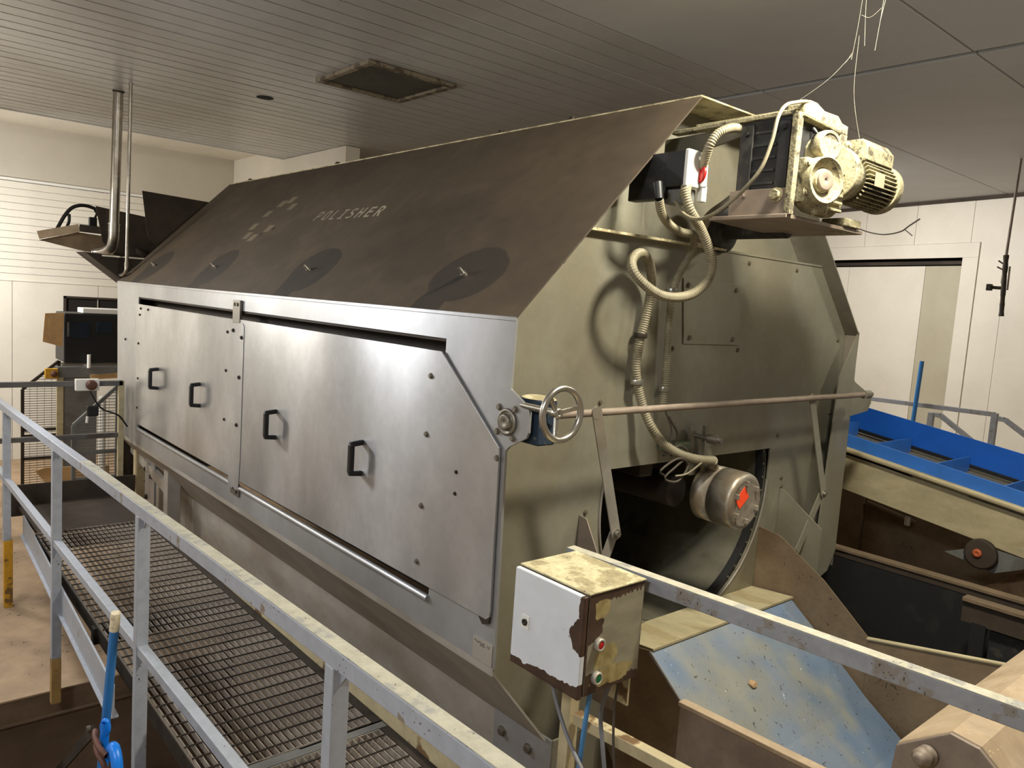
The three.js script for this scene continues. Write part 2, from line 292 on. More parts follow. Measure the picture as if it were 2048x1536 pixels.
{
  const w = struct('wall_far', [box(-13.4, -13.02, 0, 4.75, -15, 4.4)], M.gap);
  const seams = [4.2, 3.1, 2.0, 0.9, -0.25, -1.80, -2.9, -4.0, -5.1, -6.2, -7.3, -8.4, -9.5, -10.6, -11.7, -12.8, -13.9];
  for (let i = 0; i + 1 < seams.length; i++) {
    const z1 = seams[i] - 0.003, z0 = seams[i + 1] + 0.003;
    if (z0 < -1.9 && z1 > -3.3) {                                     // round the dark opening
      obj('wall_panel', plate('x', [[z0, 0], [z1, 0], [z1, 2.575], [z0, 2.575]], -13.03, 0.03, [[[Math.max(z0 + 0.001, -3.2), 1.62], [Math.min(z1 - 0.001, -2.44), 1.62], [Math.min(z1 - 0.001, -2.44), 2.40], [Math.max(z0 + 0.001, -3.2), 2.40]]]), M.wall, w);
    } else obj('wall_panel', box(-13.03, -13, 0, 2.575, z0, z1), M.wall, w);
  }
  const pk = uvm(new THREE.BoxGeometry(0.03, 0.094, 19.1));
  for (let i = 0; i < 14; i++) inst('wall_plank', pk, M.wall, w, [-13.012 - (i % 3 === 1 ? 0.002 : 0), 2.63 + i * 0.0985, -5.4]);
  obj('upper_panel', box(-13.03, -13.005, 4.0, 4.75, -4.9, 4.2), M.wallGrey, w);
  struct('trim_1', [box(-13.02, -12.95, 3.965, 4.0, -4.9, 4.2)], M.white);
  struct('trim_5', [box(-11.085, -11.055, CY - 0.012, 4.75, -15, 4.2)], M.white);
  struct('trim_2', [box(-13.02, -12.985, 2.575, 2.592, -15, 4.2)], M.wall);
  struct('wall_recess', [box(-13.0, -11.07, 2.0, 4.75, -5.1, -4.9), box(-11.07, -9.2, 2.0, CY - 0.005, -5.1, -4.9)], M.wall);
  const win = struct('window_1', [box(-13.06, -13.045, 1.62, 2.40, -3.2, -2.44)], M.black);
  obj('window_frame', [box(-13.05, -12.985, 2.37, 2.40, -3.2, -2.44), box(-13.05, -12.985, 1.62, 2.40, -2.475, -2.44), box(-13.05, -12.985, 1.62, 2.40, -3.2, -3.17), box(-13.05, -12.985, 1.62, 1.65, -3.2, -2.44)], M.darkBrown, win);
  obj('pane', box(-13.045, -13.035, 1.65, 2.37, -3.17, -2.475), M.screen, win);
}
// right wall: u runs along it, w outwards into the room
const WR = basisM(V(0.97085, 0, 0.2397), V(0, 1, 0), V(-0.2397, 0, 0.97085), V(-6, 0, -12.24));
const onWall = (g) => g.applyMatrix4(WR);
const WU = (x) => (x + 6) / 0.97085;
const uOf = (x) => (x + 6) / 0.97085;
{
  const uD0 = uOf(-8.6), uD1 = uOf(-4.245), uC1 = uOf(-4.03);
  const w = struct('wall_right', [onWall(box(-8.2, 12, 0, 4.75, -0.4, -0.3)), onWall(box(-8.2, 12, 3.79, 4.75, -0.3, -0.024)), onWall(box(uD1, 12, 0, 3.79, -0.3, -0.024)), onWall(box(-8.2, uD0, 0, 3.79, -0.3, -0.024))], M.gap);
  const cuts = [-13.0, -11.9, -10.8, -9.7, -8.6, -7.55, -6.6, -5.85, -5.01, -4.17, -3.66, -2.6, -1.5, -0.4, 0.72, 2.62, 4.4].map(uOf);
  for (let i = 0; i + 1 < cuts.length; i++) {
    const a = cuts[i] + 0.003, b = cuts[i + 1] - 0.003;
    if (Math.abs(cuts[i] - uOf(0.72)) < 0.01) obj('wall_panel', onWall(box(a, b, 3.72, 4.56, -0.024, 0)), M.wall, w);
    else if (b < uD0 + 0.1 || a > uC1) obj('wall_panel', onWall(box(a, b, 0, 4.56, -0.024, 0)), M.wall, w);
    else if (b < uC1) obj('wall_panel', onWall(box(a, b, 3.99, 4.56, -0.024, 0)), M.wall, w);
    else obj('wall_panel', onWall(plate('z', [[a, 3.99], [uC1 + 0.003, 3.99], [uC1 + 0.003, 0], [b, 0], [b, 4.56], [a, 4.56]], -0.024, 0.024)), M.wall, w);
  }
  struct('trim_3', onWall(box(-8.2, 12, 4.555, CY, 0, 0.05)), M.darkBrown);
  const gate = struct('door_2', onWall(box(uOf(0.72), uOf(2.62), 0.0, 3.72, -0.024, -0.004)), M.rubber);
  obj('door_casing', [onWall(box(uOf(0.72) - 0.08, uOf(0.72), 0, 3.8, 0, 0.03)), onWall(box(uOf(2.62), uOf(2.62) + 0.08, 0, 3.8, 0, 0.03)), onWall(box(uOf(0.72) - 0.08, uOf(2.62) + 0.08, 3.72, 3.8, 0.001, 0.03))], M.wall, gate);
  const casing = struct('trim_4', onWall(box(uD0 - 0.2, uC1, 3.785, 3.985, -0.024, 0.02)), M.wall);
  obj('door_casing', onWall(box(uD1, uC1, 0, 3.783, -0.024, 0.02)), M.wall, casing);
  obj('door_casing', onWall(box(uD0 - 0.2, uD0, 0, 3.783, -0.024, 0.02)), M.wall, casing);
  const dr = struct('door_1', onWall(box(uD0, uD1, 0, 3.79, -0.3, -0.16)), M.gap);
  const dc = [-8.6, -7.3, -6.16, -4.86, -4.245].map(uOf);
  for (let i = 0; i < 4; i++) obj('door_panel', onWall(box(dc[i] + 0.003, dc[i + 1] - 0.003, 0.01, 3.68, -0.16, -0.11)), i === 3 ? M.tan : M.wall, dr);
  obj('sliding_rail', onWall(box(uD0, uD1, 3.70, 3.75, -0.15, -0.10)), M.darkBrown, dr);
}
// the hatch in the ceiling
{
  const h = thing('ceiling_hatch', 'square olive grey access hatch with a dirty rim in the ceiling', 'hatch', [-6.16, CY, -3.635]);
  const o = [[-6.62, -3.2], [-5.70, -3.2], [-5.70, -4.07], [-6.62, -4.07]], i = [[-6.565, -3.255], [-5.755, -3.255], [-5.755, -4.015], [-6.565, -4.015]];
  obj('rim', plate('y', o, CY - 0.035, 0.033, [i], 0.004), M.hatchRim, h);
  obj('hatch_panel', box(-6.57, -5.75, CY - 0.012, CY - 0.001, -4.02, -3.25), M.hatch, h);
}
tag(obj('ceiling_hole', lathe([[0.001, 0.002], [0.075, 0.002], [0.085, 0]], [-7.72, CY - 0.003, -3.2], [0, -1, 0], 10), M.void), 'small dark broken hole in the ceiling planks above the hood', 'hole');

// ---------- lamps ----------
for (const L of LAMPS) {
  const p = V(...L.p), t = V(...L.t), d = new THREE.Vector3().subVectors(t, p).normalize();
  const g = thing('flood_lamp', L.l, 'lamp', L.p);
  const q = new THREE.Object3D(); q.position.copy(p); q.lookAt(t);
  const put = (geo) => geo.applyQuaternion(q.quaternion).translate(p.x, p.y, p.z);
  obj('housing', put(new RoundedBoxGeometry(L.w + 0.06, L.h + 0.06, 0.08, 2, 0.015).translate(0, 0, -0.05)), M.greySteel, g);
  obj('diffuser', put(new THREE.BoxGeometry(L.w, L.h, 0.006).translate(0, 0, -0.006)), mat({ color: 0xffffff, emissive: new THREE.Color(...L.c), emissiveIntensity: 3 }), g);
  obj('hanger', rod(p.clone().addScaledVector(d, -0.09), V(p.x, CY + 0.02, p.z), 0.015), M.steel, g);
  const r = new THREE.RectAreaLight(new THREE.Color(...L.c), L.I, L.w, L.h);
  r.position.copy(p).addScaledVector(d, 0.004); r.lookAt(p.clone().add(d.clone().multiplyScalar(2)));
  scene.add(r);
}

// ---------- the polishing machine ----------
const XE = -2.425, XB = -8.62, ZP = -2.1;                             // near end, far end, front panel plane
{
  const m = thing('polishing_machine', 'long stainless steel polishing machine with sloped brown hood and POLISHER lettering', 'machine', [-5.5, 0, -3.6]);
  // front panel with the slots above and below the sliding doors
  const outline = [[XB, 2.695], [XE, 2.68], [-2.43, 2.39], [-2.315, 2.33], [-2.302, 2.305], [-2.302, 2.225], [-2.315, 2.20], [-2.415, 2.148], [-2.438, 2.125], [-2.42, 1.165], [-8.55, 1.165]];
  obj('side_panel', plate('z', outline, ZP - 0.012, 0.012, [[[-7.86, 2.44], [-2.905, 2.44], [-2.905, 2.563], [-7.86, 2.563]], [[-7.82, 1.322], [-2.93, 1.322], [-2.93, 1.44], [-7.82, 1.44]]]), M.panel, m);
  obj('hood_lip', box(XB, XE, 2.672, 2.69, ZP - 0.01, ZP + 0.004, 0.003), M.panel, m);
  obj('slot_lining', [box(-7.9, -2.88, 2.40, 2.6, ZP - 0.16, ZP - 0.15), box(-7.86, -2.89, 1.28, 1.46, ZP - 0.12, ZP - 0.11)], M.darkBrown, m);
  const lip = obj('rolled_lip', [rod([-7.8, 1.312, ZP + 0.004], [-2.93, 1.312, ZP + 0.004], 0.016, 0.016, 14)], M.panel, m);
  obj('rail_strip', box(-7.86, -2.91, 2.548, 2.575, ZP - 0.06, ZP - 0.012), M.darkBrown, m);
  // doors
  const zd = ZP + 0.003, td = 0.012;
  const dl = obj('door', plate('z', [[-7.87, 2.498], [-5.40, 2.498], [-5.40, 1.365], [-7.80, 1.365], [-7.87, 1.40]], zd, td, [], 0.002), M.door, m);
  const dr = obj('door', plate('z', [[-5.395, 2.502], [-2.915, 2.502], [-2.463, 2.135], [-2.45, 1.42], [-2.455, 1.392], [-2.475, 1.375], [-5.395, 1.365]], zd, td, [], 0.002), M.door, m);
  obj('cover_strip', plate('z', [[-5.50, 2.47], [-5.28, 2.48], [-5.255, 2.46], [-5.255, 1.52], [-5.275, 1.30], [-5.46, 1.29]], zd + td, 0.005, [], 0.0015), M.door, m);
  obj('bracket', box(-5.465, -5.335, 2.475, 2.635, ZP + 0.002, ZP + 0.02, 0.003), M.bolt, m);
  obj('bracket', box(-5.43, -5.28, 1.25, 1.345, ZP + 0.002, ZP + 0.014, 0.003), M.bolt, m);
  obj('corner_lug', plate('z', [[-2.53, 1.372], [-2.455, 1.392], [-2.46, 1.36], [-2.50, 1.345]], ZP + 0.001, 0.012), M.darkBrown, m);
  const zf = zd + td;
  for (const [x, y] of [[-2.99, 2.38], [-3.0, 2.1], [-3.01, 1.75], [-3.02, 1.47], [-2.47, 2.09]]) bolt(dr, [x, y, zf], [0, 0, 1], 0.011, M.bolt);
  for (const [x, y] of [[-2.75, 1.97], [-2.75, 1.87]]) bolt(dr, [x, y, zf], [0, 0, 1], 0.007, M.boltDark, 'rivet');
  for (const [x, y] of [[-7.73, 2.46], [-7.5, 2.46], [-7.76, 2.4], [-7.79, 2.13], [-7.79, 1.8], [-7.8, 1.52], [-5.56, 2.40], [-5.57, 2.12], [-5.58, 1.76]]) bolt(dl, [x, y, zf], [0, 0, 1], 0.009, M.boltDark, 'rivet');
  for (const [x, y] of [[-5.285, 2.38], [-5.31, 2.1], [-5.33, 1.76], [-5.44, 2.42]]) bolt(m, [x, y, zf + 0.005], [0, 0, 1], 0.011, M.boltDark);
  for (const [x, y] of [[-5.425, 2.605], [-5.375, 2.605]]) bolt(m, [x, y, ZP + 0.02], [0, 0, 1], 0.011, M.bolt);
  for (const [x, y] of [[-5.36, 1.30], [-5.31, 1.28]]) bolt(m, [x, y, ZP + 0.014], [0, 0, 1], 0.009, M.boltDark);
  bolt(m, [-8.29, 2.13, ZP], [0, 0, 1], 0.010, M.boltDark);
  // handles
  const hy0 = 1.785, hy1 = 1.955;
  for (const [x, d] of [[-7.17, dl], [-6.10, dl], [-4.69, dr], [-3.59, dr]]) {
    const g = [seg([x, hy0 + 0.005, zf + 0.066], [x, hy1 - 0.005, zf + 0.066], 0.034, 0.03, 0.009, V(0, 0, 1)), seg([x, hy1, zf - 0.002], [x, hy1 - 0.008, zf + 0.076], 0.03, 0.03, 0.008), seg([x, hy0, zf - 0.002], [x, hy0 + 0.008, zf + 0.076], 0.03, 0.03, 0.008)];
    const h = obj('handle', g, M.blackPlastic, d);
    h.userData.label = 'black plastic pull handle';
  }
  // bearing in the ear of the panel
  const br = obj('bearing', lathe([[0.001, 0], [0.058, 0], [0.058, 0.008], [0.052, 0.012], [0.044, 0.012], [0.042, 0.006], [0.034, 0.006], [0.034, 0.022], [0.028, 0.024], [0.012, 0.024], [0.009, 0.018], [0.001, 0.018]], [-2.435, 2.25, ZP], [0, 0, 1]), M.bolt, m);
  for (const [a, b] of [[-0.058, 0.055], [0.045, 0.06], [-0.062, -0.05], [0.04, -0.062]]) bolt(br, [-2.435 + a, 2.25 + b, ZP], [0, 0, 1], 0.012, M.bolt);
  // rating plate
  {
    const cv = document.createElement('canvas'); cv.width = 256; cv.height = 192; const c = cv.getContext('2d');
    c.fillStyle = '#b9b3a8'; c.fillRect(0, 0, 256, 192); c.strokeStyle = '#7b756a'; c.lineWidth = 2;
    c.strokeRect(8, 70, 240, 112); for (let k = 0; k < 5; k++) { c.beginPath(); c.moveTo(8, 90 + 18 * k); c.lineTo(248, 90 + 18 * k); c.stroke(); }
    c.fillStyle = '#4a453d'; c.font = 'bold 34px sans-serif'; c.fillText('CE', 184, 50); for (let k = 0; k < 7; k++) c.fillRect(20 + k * 20, 24 + (k % 3) * 4, 12, 14); c.fillRect(90, 48, 70, 8);
    const t = new THREE.CanvasTexture(cv); t.colorSpace = THREE.SRGBColorSpace;
    const p = new THREE.BoxGeometry(0.135, 0.1, 0.003).translate(-2.4985, 1.22, ZP + 0.002);
    obj('rating_plate', p, mat({ map: t, metalness: 0.4, roughness: 0.5 }), m, true);
  }
  // hood: front slope with dust, wet patches round the nozzles and lettering
  {
    const W = 2048, H = 520, d = new Uint8ClampedArray(W * H * 4), Lx = XE - XB, Ls = 1.585;
    const noz = [-7.97, -6.36, -4.68, -3.02];
    for (let j = 0; j < H; j++) for (let i = 0; i < W; i++) {
      const u = i / W, v = 1 - j / H, x = XB + u * Lx, s = v * Ls;
      const n = fbm(u, v, 8, 3, 5, 101), n2 = fbm(u, v, 90, 24, 3, 107), n3 = fbm(u, v, 24, 8, 4, 111);
      let c = mix([70, 59, 46], [80, 68, 53], sm(0.38, 0.66, n));
      c = mix(c, [100, 86, 67], 0.22 * sm(0.45, 0.75, n3));
      
      let wet = 0;
      for (const q of noz) {
        const dx = (x - q - 0.02) / 0.26, dy = (s - 0.25) / 0.21, e = dx * dx + dy * dy + 0.5 * (n3 - 0.5);
        wet = Math.max(wet, 1 - sm(0.93, 1.0, e));
        const run = (x - q + 0.06) / 0.13 + 0.9 * (n3 - 0.5); if (s < 0.2) wet = Math.max(wet, 1 - sm(0.9, 1.0, Math.abs(run)));
      }
      c = mix(c, [50, 44, 37], 0.92 * wet);
      const k = 1 + 0.16 * (n2 - 0.5), o = (j * W + i) * 4;
      d[o] = c[0] * k; d[o + 1] = c[1] * k; d[o + 2] = c[2] * k; d[o + 3] = 255;
    }
    const cv = document.createElement('canvas'); cv.width = W; cv.height = H; const c = cv.getContext('2d');
    const im = c.createImageData(W, H); im.data.set(d); c.putImageData(im, 0, 0);
    const X = (x) => (x - XB) / Lx * W, Y = (s) => H - s / Ls * H;
    c.fillStyle = 'rgba(172,162,142,0.95)';
    c.save(); c.translate(X(-5.46), Y(0.785)); c.scale(1, 0.95); c.font = 'bold 50px monospace';
    const word = 'POLISHER'; for (let k = 0; k < 8; k++) { c.globalAlpha = 0.6 + 0.4 * k / 7; c.fillText(word[k], k * 41, 0); } c.restore();
    c.globalAlpha = 0.55; c.fillStyle = 'rgb(146,134,112)';
    for (const [x, s] of [[-6.30, 1.11], [-6.43, 1.07], [-6.14, 1.01], [-6.51, 0.94], [-6.51, 0.77], [-6.43, 0.65], [-6.27, 0.62], [-6.13, 0.73]]) c.fillRect(X(x) - 19, Y(s) - 13, 36, 28);
    c.globalAlpha = 0.8; c.fillStyle = '#1a150f'; c.fillRect(X(-6.06), Y(0.74), 14, 12); c.fillRect(X(-6.17), Y(0.66), 8, 6);
    const t = new THREE.CanvasTexture(cv); t.colorSpace = THREE.SRGBColorSpace; t.anisotropy = 8;
    const g = new THREE.BoxGeometry(Lx, Ls, 0.008).translate(0, 0, -0.004), n = V(0, 1.11, 1.13).normalize(), up = V(0, 1.13, -1.11).normalize();
    g.applyMatrix4(basisM(V(1, 0, 0), up, n, V((XE + XB) / 2, (2.69 + 3.82) / 2, (ZP - 3.21) / 2)));
    const hood = obj('hood_panel', g, mat({ map: t, roughness: 0.72, metalness: 0.1, bumpMap: greyNoise(0, 255, 60, 16, 121, 1, 1, 512), bumpScale: 0.0012 }), m, true);
    for (const x of noz) {                                            // spray nozzles sticking out of the slope
      const o = V(x, 2.69 + 0.24 * 0.713, ZP - 0.24 * 0.70);
      const q = obj('nozzle', rod(o, o.clone().addScaledVector(n, 0.05), 0.014, 0.009, 10), M.steel, m);
      obj('nut', rod(o, o.clone().addScaledVector(n, 0.018), 0.02, 0.02, 6), M.steel, q);
    }
  }
  obj('hood_top', plate('x', [[-3.2, 3.812], [-3.2, 3.82], [-4.02, 3.82], [-4.02, 3.812]], XB, XE - XB), M.dustCream, m);
  const n2 = V(0, 1.11, -1.13).normalize(), u2 = V(0, 1.13, 1.11).normalize();
  obj('hood_back', new THREE.BoxGeometry(XE - XB, 1.585, 0.008).translate(0, 0, -0.004).applyMatrix4(basisM(V(-1, 0, 0), u2, n2, V((XE + XB) / 2, 3.255, -4.575))), M.dull, m);
  for (const x of [-8.1, -6.2, -4.0, -3.35]) bolt(m, [x, 3.82, -3.23], [0, 1, 0], 0.022, M.boltDark);
  obj('back_panel', plate('x', [[-5.13, 1.1], [-5.14, 2.70], [-5.13, 2.70], [-5.12, 1.1]], XB, XE - XB - 0.004), M.dull, m);
  obj('back_ear', plate('x', [[-5.12, 2.40], [-5.15, 2.37], [-5.41, 2.27], [-5.42, 2.22], [-5.38, 2.165], [-5.14, 2.14], [-5.12, 2.14]], -2.445, 0.02), M.end, m);
  obj('back_flange', plate('x', [[-4.86, 1.25], [-4.93, 2.40], [-5.13, 2.71], [-5.14, 2.36], [-5.14, 2.14], [-5.145, 1.21], [-5.06, 1.075], [-4.98, 1.05], [-4.90, 1.08]], -2.436, 0.008), M.end, m);
  // near end plate, set back a little behind the panel edge, with the drum mouth cut out
  const cz = -3.567, cy = 1.763, R = 0.757, top = 1.96, mouth = [];
  const a0 = Math.asin((top - cy) / R);
  for (let k = 0; k <= 40; k++) { const t = a0 - (a0 + Math.PI) * k / 40; mouth.push([cz + R * Math.cos(t), cy + R * Math.sin(t)]); }   // z grows towards the walkway
  mouth.push([-4.332, cy], [-4.332, top]);
  obj('end_plate', plate('x', [[-2.112, 2.68], [-2.112, 1.165], [-2.50, 0.70], [-2.50, 0.3], [-4.75, 0.3], [-4.75, 0.8], [-5.02, 1.05], [-5.12, 1.2], [-5.12, 2.70], [-4.72, 3.105], [-2.525, 3.105]], XE - 0.105, 0.01, [mouth]), M.end, m);
  obj('end_plate_upper', plate('x', [[-2.53, 3.11], [-4.71, 3.11], [-4.02, 3.81], [-3.2, 3.81]], XE - 0.25, 0.01), M.end, m);
  obj('shelf', box(XE - 0.25, XE - 0.06, 3.1, 3.112, -3.62, -2.535), M.dustCream, m);
  obj('shelf', box(XE - 0.25, XE - 0.09, 3.1, 3.112, -4.71, -3.62), M.end, m);
  obj('far_end_plate', plate('x', [[-2.112, 2.68], [-2.112, 1.165], [-2.50, 0.70], [-4.75, 0.70], [-5.12, 1.2], [-5.12, 2.70], [-4.02, 3.81], [-3.2, 3.81]], XB, 0.01), M.dull, m);
  obj('drum', rod([-8.4, cy, cz], [XE - 0.11, cy, cz], R + 0.004, R + 0.004, 96, true), M.drumIn, m);
  obj('drum_rim', tube(mouth.slice(0, 41).map(([z, y]) => [XE - 0.094, y, z]), 0.008, 8, 0.03), M.dull, m);
  {
    const s = obj('brush_seal', plate('x', [...Array(33)].map((_, k) => { const a = -1.15 + 1.42 * k / 32; return [cz - (R - 0.012) * Math.cos(a), cy + (R - 0.012) * Math.sin(a)]; }).concat([...Array(33)].map((_, k) => { const a = 0.27 - 1.42 * k / 32; return [cz - (R - 0.034) * Math.cos(a), cy + (R - 0.034) * Math.sin(a)]; })), XE - 0.16, 0.05), M.rubber, m);
    for (let k = 0; k < 11; k++) { const a = -0.9 + 0.115 * k; bolt(s, [XE - 0.11, cy + (R - 0.024) * Math.sin(a), cz - (R - 0.024) * Math.cos(a)], [1, 0, 0], 0.006, M.bolt); }
  }
  obj('drum_shaft', rod([-8.0, 1.76, -3.52], [-2.6, 1.76, -3.52], 0.09, 0.09, 24), M.darkBrown, m);
  obj('cross_beam', seg([-7.5, 2.02, -3.2], [-2.56, 1.93, -3.2], 0.1, 0.1, 0.01), M.darkBrown, m);
  // inspection cover on the end plate
  const xp = XE - 0.095;
  const cov = obj('inspection_cover', plate('x', [[-3.305, 2.935], [-3.83, 2.935], [-3.865, 2.592], [-3.355, 2.592]], xp + 0.002, 0.005, [], 0.0015), M.end, m);
  for (const [z, y] of [[-3.35, 2.90], [-3.79, 2.90], [-3.40, 2.625], [-3.80, 2.625]]) bolt(cov, [xp + 0.007, y, z], [1, 0, 0], 0.011, M.dull);
  for (const [z, y] of [[-2.707, 1.761], [-2.44, 2.954], [-5.03, 2.644], [-3.9, 3.06], [-4.42, 3.06], [-4.397, 2.039], [-5.024, 2.154], [-3.27, 2.565], [-3.87, 2.565], [-4.492, 1.759], [-4.50, 1.70], [-2.75, 2.3]]) bolt(m, [xp, y, z], [1, 0, 0], 0.010, M.boltDull);
  obj('shaft_boss', lathe([[0.001, 0], [0.13, 0], [0.13, 0.03], [0.09, 0.05], [0.06, 0.05], [0.06, 0.40], [0.001, 0.40]], [XE - 0.1, 3.22, -3.6], [1, 0, 0]), M.gearBlack, m);
  // right-hand bearing, partly hidden by the rod
  const b2 = obj('bearing', lathe([[0.001, 0], [0.055, 0], [0.055, 0.012], [0.04, 0.02], [0.001, 0.02]], [xp, 2.315, -5.2], [1, 0, 0]), M.darkBrown, m);
  for (const [a, b] of [[-0.06, 0.04], [0.05, -0.05], [-0.05, -0.09]]) bolt(b2, [xp, 2.315 + b, -5.2 + a], [1, 0, 0], 0.013, M.bolt);
  // lower front: fold, inward slope and base plate
  obj('apron', box(-8.55, XE, 1.13, 1.166, ZP - 0.012, ZP - 0.001), M.apron, m);
  obj('hopper_slope', plate('x', [[ZP - 0.006, 1.135], [-2.465, 0.70], [-2.473, 0.708], [ZP - 0.012, 1.14]], -8.5, 8.5 + XE), M.apron, m);
  obj('base_plate', box(-8.5, XE - 0.02, -0.0, 0.71, -2.482, -2.47), M.apron, m);
  const ep = obj('end_bracket', plate('z', [[-2.80, 0.725], [-2.385, 0.735], [-2.385, 0.0], [-2.80, 0.0]], -2.469, 0.012, [], 0.002), M.panel, m);
  for (const [x, y] of [[-2.73, 0.62], [-2.535, 0.625]]) bolt(ep, [x, y, -2.457], [0, 0, 1], 0.02, M.bolt);
  obj('side_foot', box(-2.385, -2.372, 0, 0.74, -2.75, -2.46), M.end, m);
  // leg frame at the far left with its bolted plate
  for (const [x, mm] of [[-8.35, M.toe], [-7.35, M.apron]]) obj('leg', box(x - 0.06, x + 0.06, 0, 1.14, -2.34, -2.22, 0.006), mm, m);
  obj('leg', [box(-8.62, -8.58, 0, 1.17, -2.3, -2.12), box(-8.62, -8.5, 0, 1.17, -2.3, -2.29)], M.darkBrown, m);
  const lp = obj('leg_plate', box(-8.1, -7.8, 0.3, 0.97, -2.27, -2.25, 0.003), M.panel, m);
  for (const [x, y] of [[-8.06, 0.86], [-7.88, 0.82], [-8.04, 0.58], [-7.88, 0.52]]) bolt(lp, [x, y, -2.25], [0, 0, 1], 0.022, M.boltDark);
  obj('cross_tie', seg([-8.6, 0.98, -2.26], [-7.3, 0.78, -2.26], 0.05, 0.09), M.apron, m);
  for (const [x, z] of [[-2.75, -4.65], [-8.3, -4.65]]) obj('leg', box(x - 0.08, x + 0.08, 0, 1.05, z - 0.08, z + 0.08, 0.006), M.dull, m);
}

// ---------- discharge chute in front of the drum mouth ----------
{
  const c = thing('discharge_chute', 'brown sheet metal discharge chute with blue sloping bed below the drum mouth', 'chute', [-2.1, 0, -3.6]);
  obj('lip_plate', plate('z', [[-2.52, 1.075], [-2.24, 1.10], [-2.24, 1.112], [-2.52, 1.087]], -4.28, 1.31), M.creamSteel, c);
  const bed = [[-2.25, 1.098], [-1.95, 0.865], [-1.75, 0.70], [-1.52, 0.54], [-1.25, 0.43], [-0.4, 0.36]];
  const w0 = [-2.95, -2.95, -2.95, -2.95, -2.95, -2.95], w1 = [-4.27, -4.27, -4.27, -4.27, -4.33, -4.33];
  {
    const P = [], top = [], n = bed.length;
    const q = (i, z, dy) => [bed[i][0], bed[i][1] + dy, z];
    const tri = (a, b, d) => P.push(...a, ...b, ...d), quad = (a, b, d, e) => { tri(a, b, d); tri(a, d, e); };
    for (let i = 0; i + 1 < n; i++) {
      quad(q(i, w0[i], 0), q(i + 1, w0[i + 1], 0), q(i + 1, w1[i + 1], 0), q(i, w1[i], 0));
      quad(q(i, w1[i], -0.006), q(i + 1, w1[i + 1], -0.006), q(i + 1, w0[i + 1], -0.006), q(i, w0[i], -0.006));
      quad(q(i, w0[i], 0), q(i, w0[i], -0.006), q(i + 1, w0[i + 1], -0.006), q(i + 1, w0[i + 1], 0));
      quad(q(i, w1[i], 0), q(i + 1, w1[i + 1], 0), q(i + 1, w1[i + 1], -0.006), q(i, w1[i], -0.006));
    }
    const g = new THREE.BufferGeometry(); g.setAttribute('position', new THREE.BufferAttribute(new Float32Array(P), 3)); g.computeVertexNormals();
    obj('chute_bed', g, M.chuteBlue, c).userData.label = 'blue chute bed with dirt crumbs';
  }
  obj('side_wall', plate('z', [[-2.5, 1.07], [-2.25, 1.105], [-1.95, 0.865], [-1.75, 0.70], [-1.52, 0.54], [-1.25, 0.43], [-1.25, 0.0], [-2.1, 0.0], [-2.5, 0.55]], -2.957, 0.006), M.brown, c);
  obj('side_wall', plate('z', [[-2.518, 1.47], [-2.38, 1.45], [-2.34, 1.43], [-2.07, 1.265], [-1.785, 1.03], [-1.775, 0.60], [-1.78, 0.2], [-2.518, 0.2]], -4.296, 0.006), M.brown, c);
  obj('gusset', plate('z', [[-2.518, 1.69], [-2.5, 1.69], [-2.22, 1.50], [-2.22, 0.9], [-2.518, 0.9]], -4.50, 0.006), M.end, c);
  obj('gusset', plate('z', [[-2.518, 1.755], [-2.47, 1.745], [-2.24, 1.36], [-2.2, 0.9], [-2.518, 0.9]], -2.672, 0.006), M.capGrey, c);
  const fl = obj('guard_plate', plate('z', [[-2.01, 0.965], [-0.5, 1.01], [-0.5, 0.1], [-2.01, 0.1]], -2.91, 0.006), M.capGrey, c);
  obj('guard_edge', seg([-2.01, 0.963, -2.91], [-0.5, 1.008, -2.91], 0.05, 0.022, 0.004), M.beigeDrum, c);
  const side = obj('trough_wall', plate('z', [[-1.79, 1.02], [-1.0, 1.165], [0.6, 1.3], [0.6, 0.2], [-1.78, 0.2]], -4.30, 0.006), M.brown, c);
  obj('trough_lip', [rod([-1.79, 1.02, -4.297], [-1.0, 1.165, -4.297], 0.011, 0.011, 10)], M.creamSteel, c);
  bolt(side, [-1.27, 0.86, -4.294], [0, 0, 1], 0.018, M.steel);
  for (const [x, z] of [[-0.9, -3.1], [-0.9, -4.25]]) obj('leg', box(x - 0.03, x + 0.03, 0, 0.38, z - 0.03, z + 0.03), M.darkBrown, c);
}
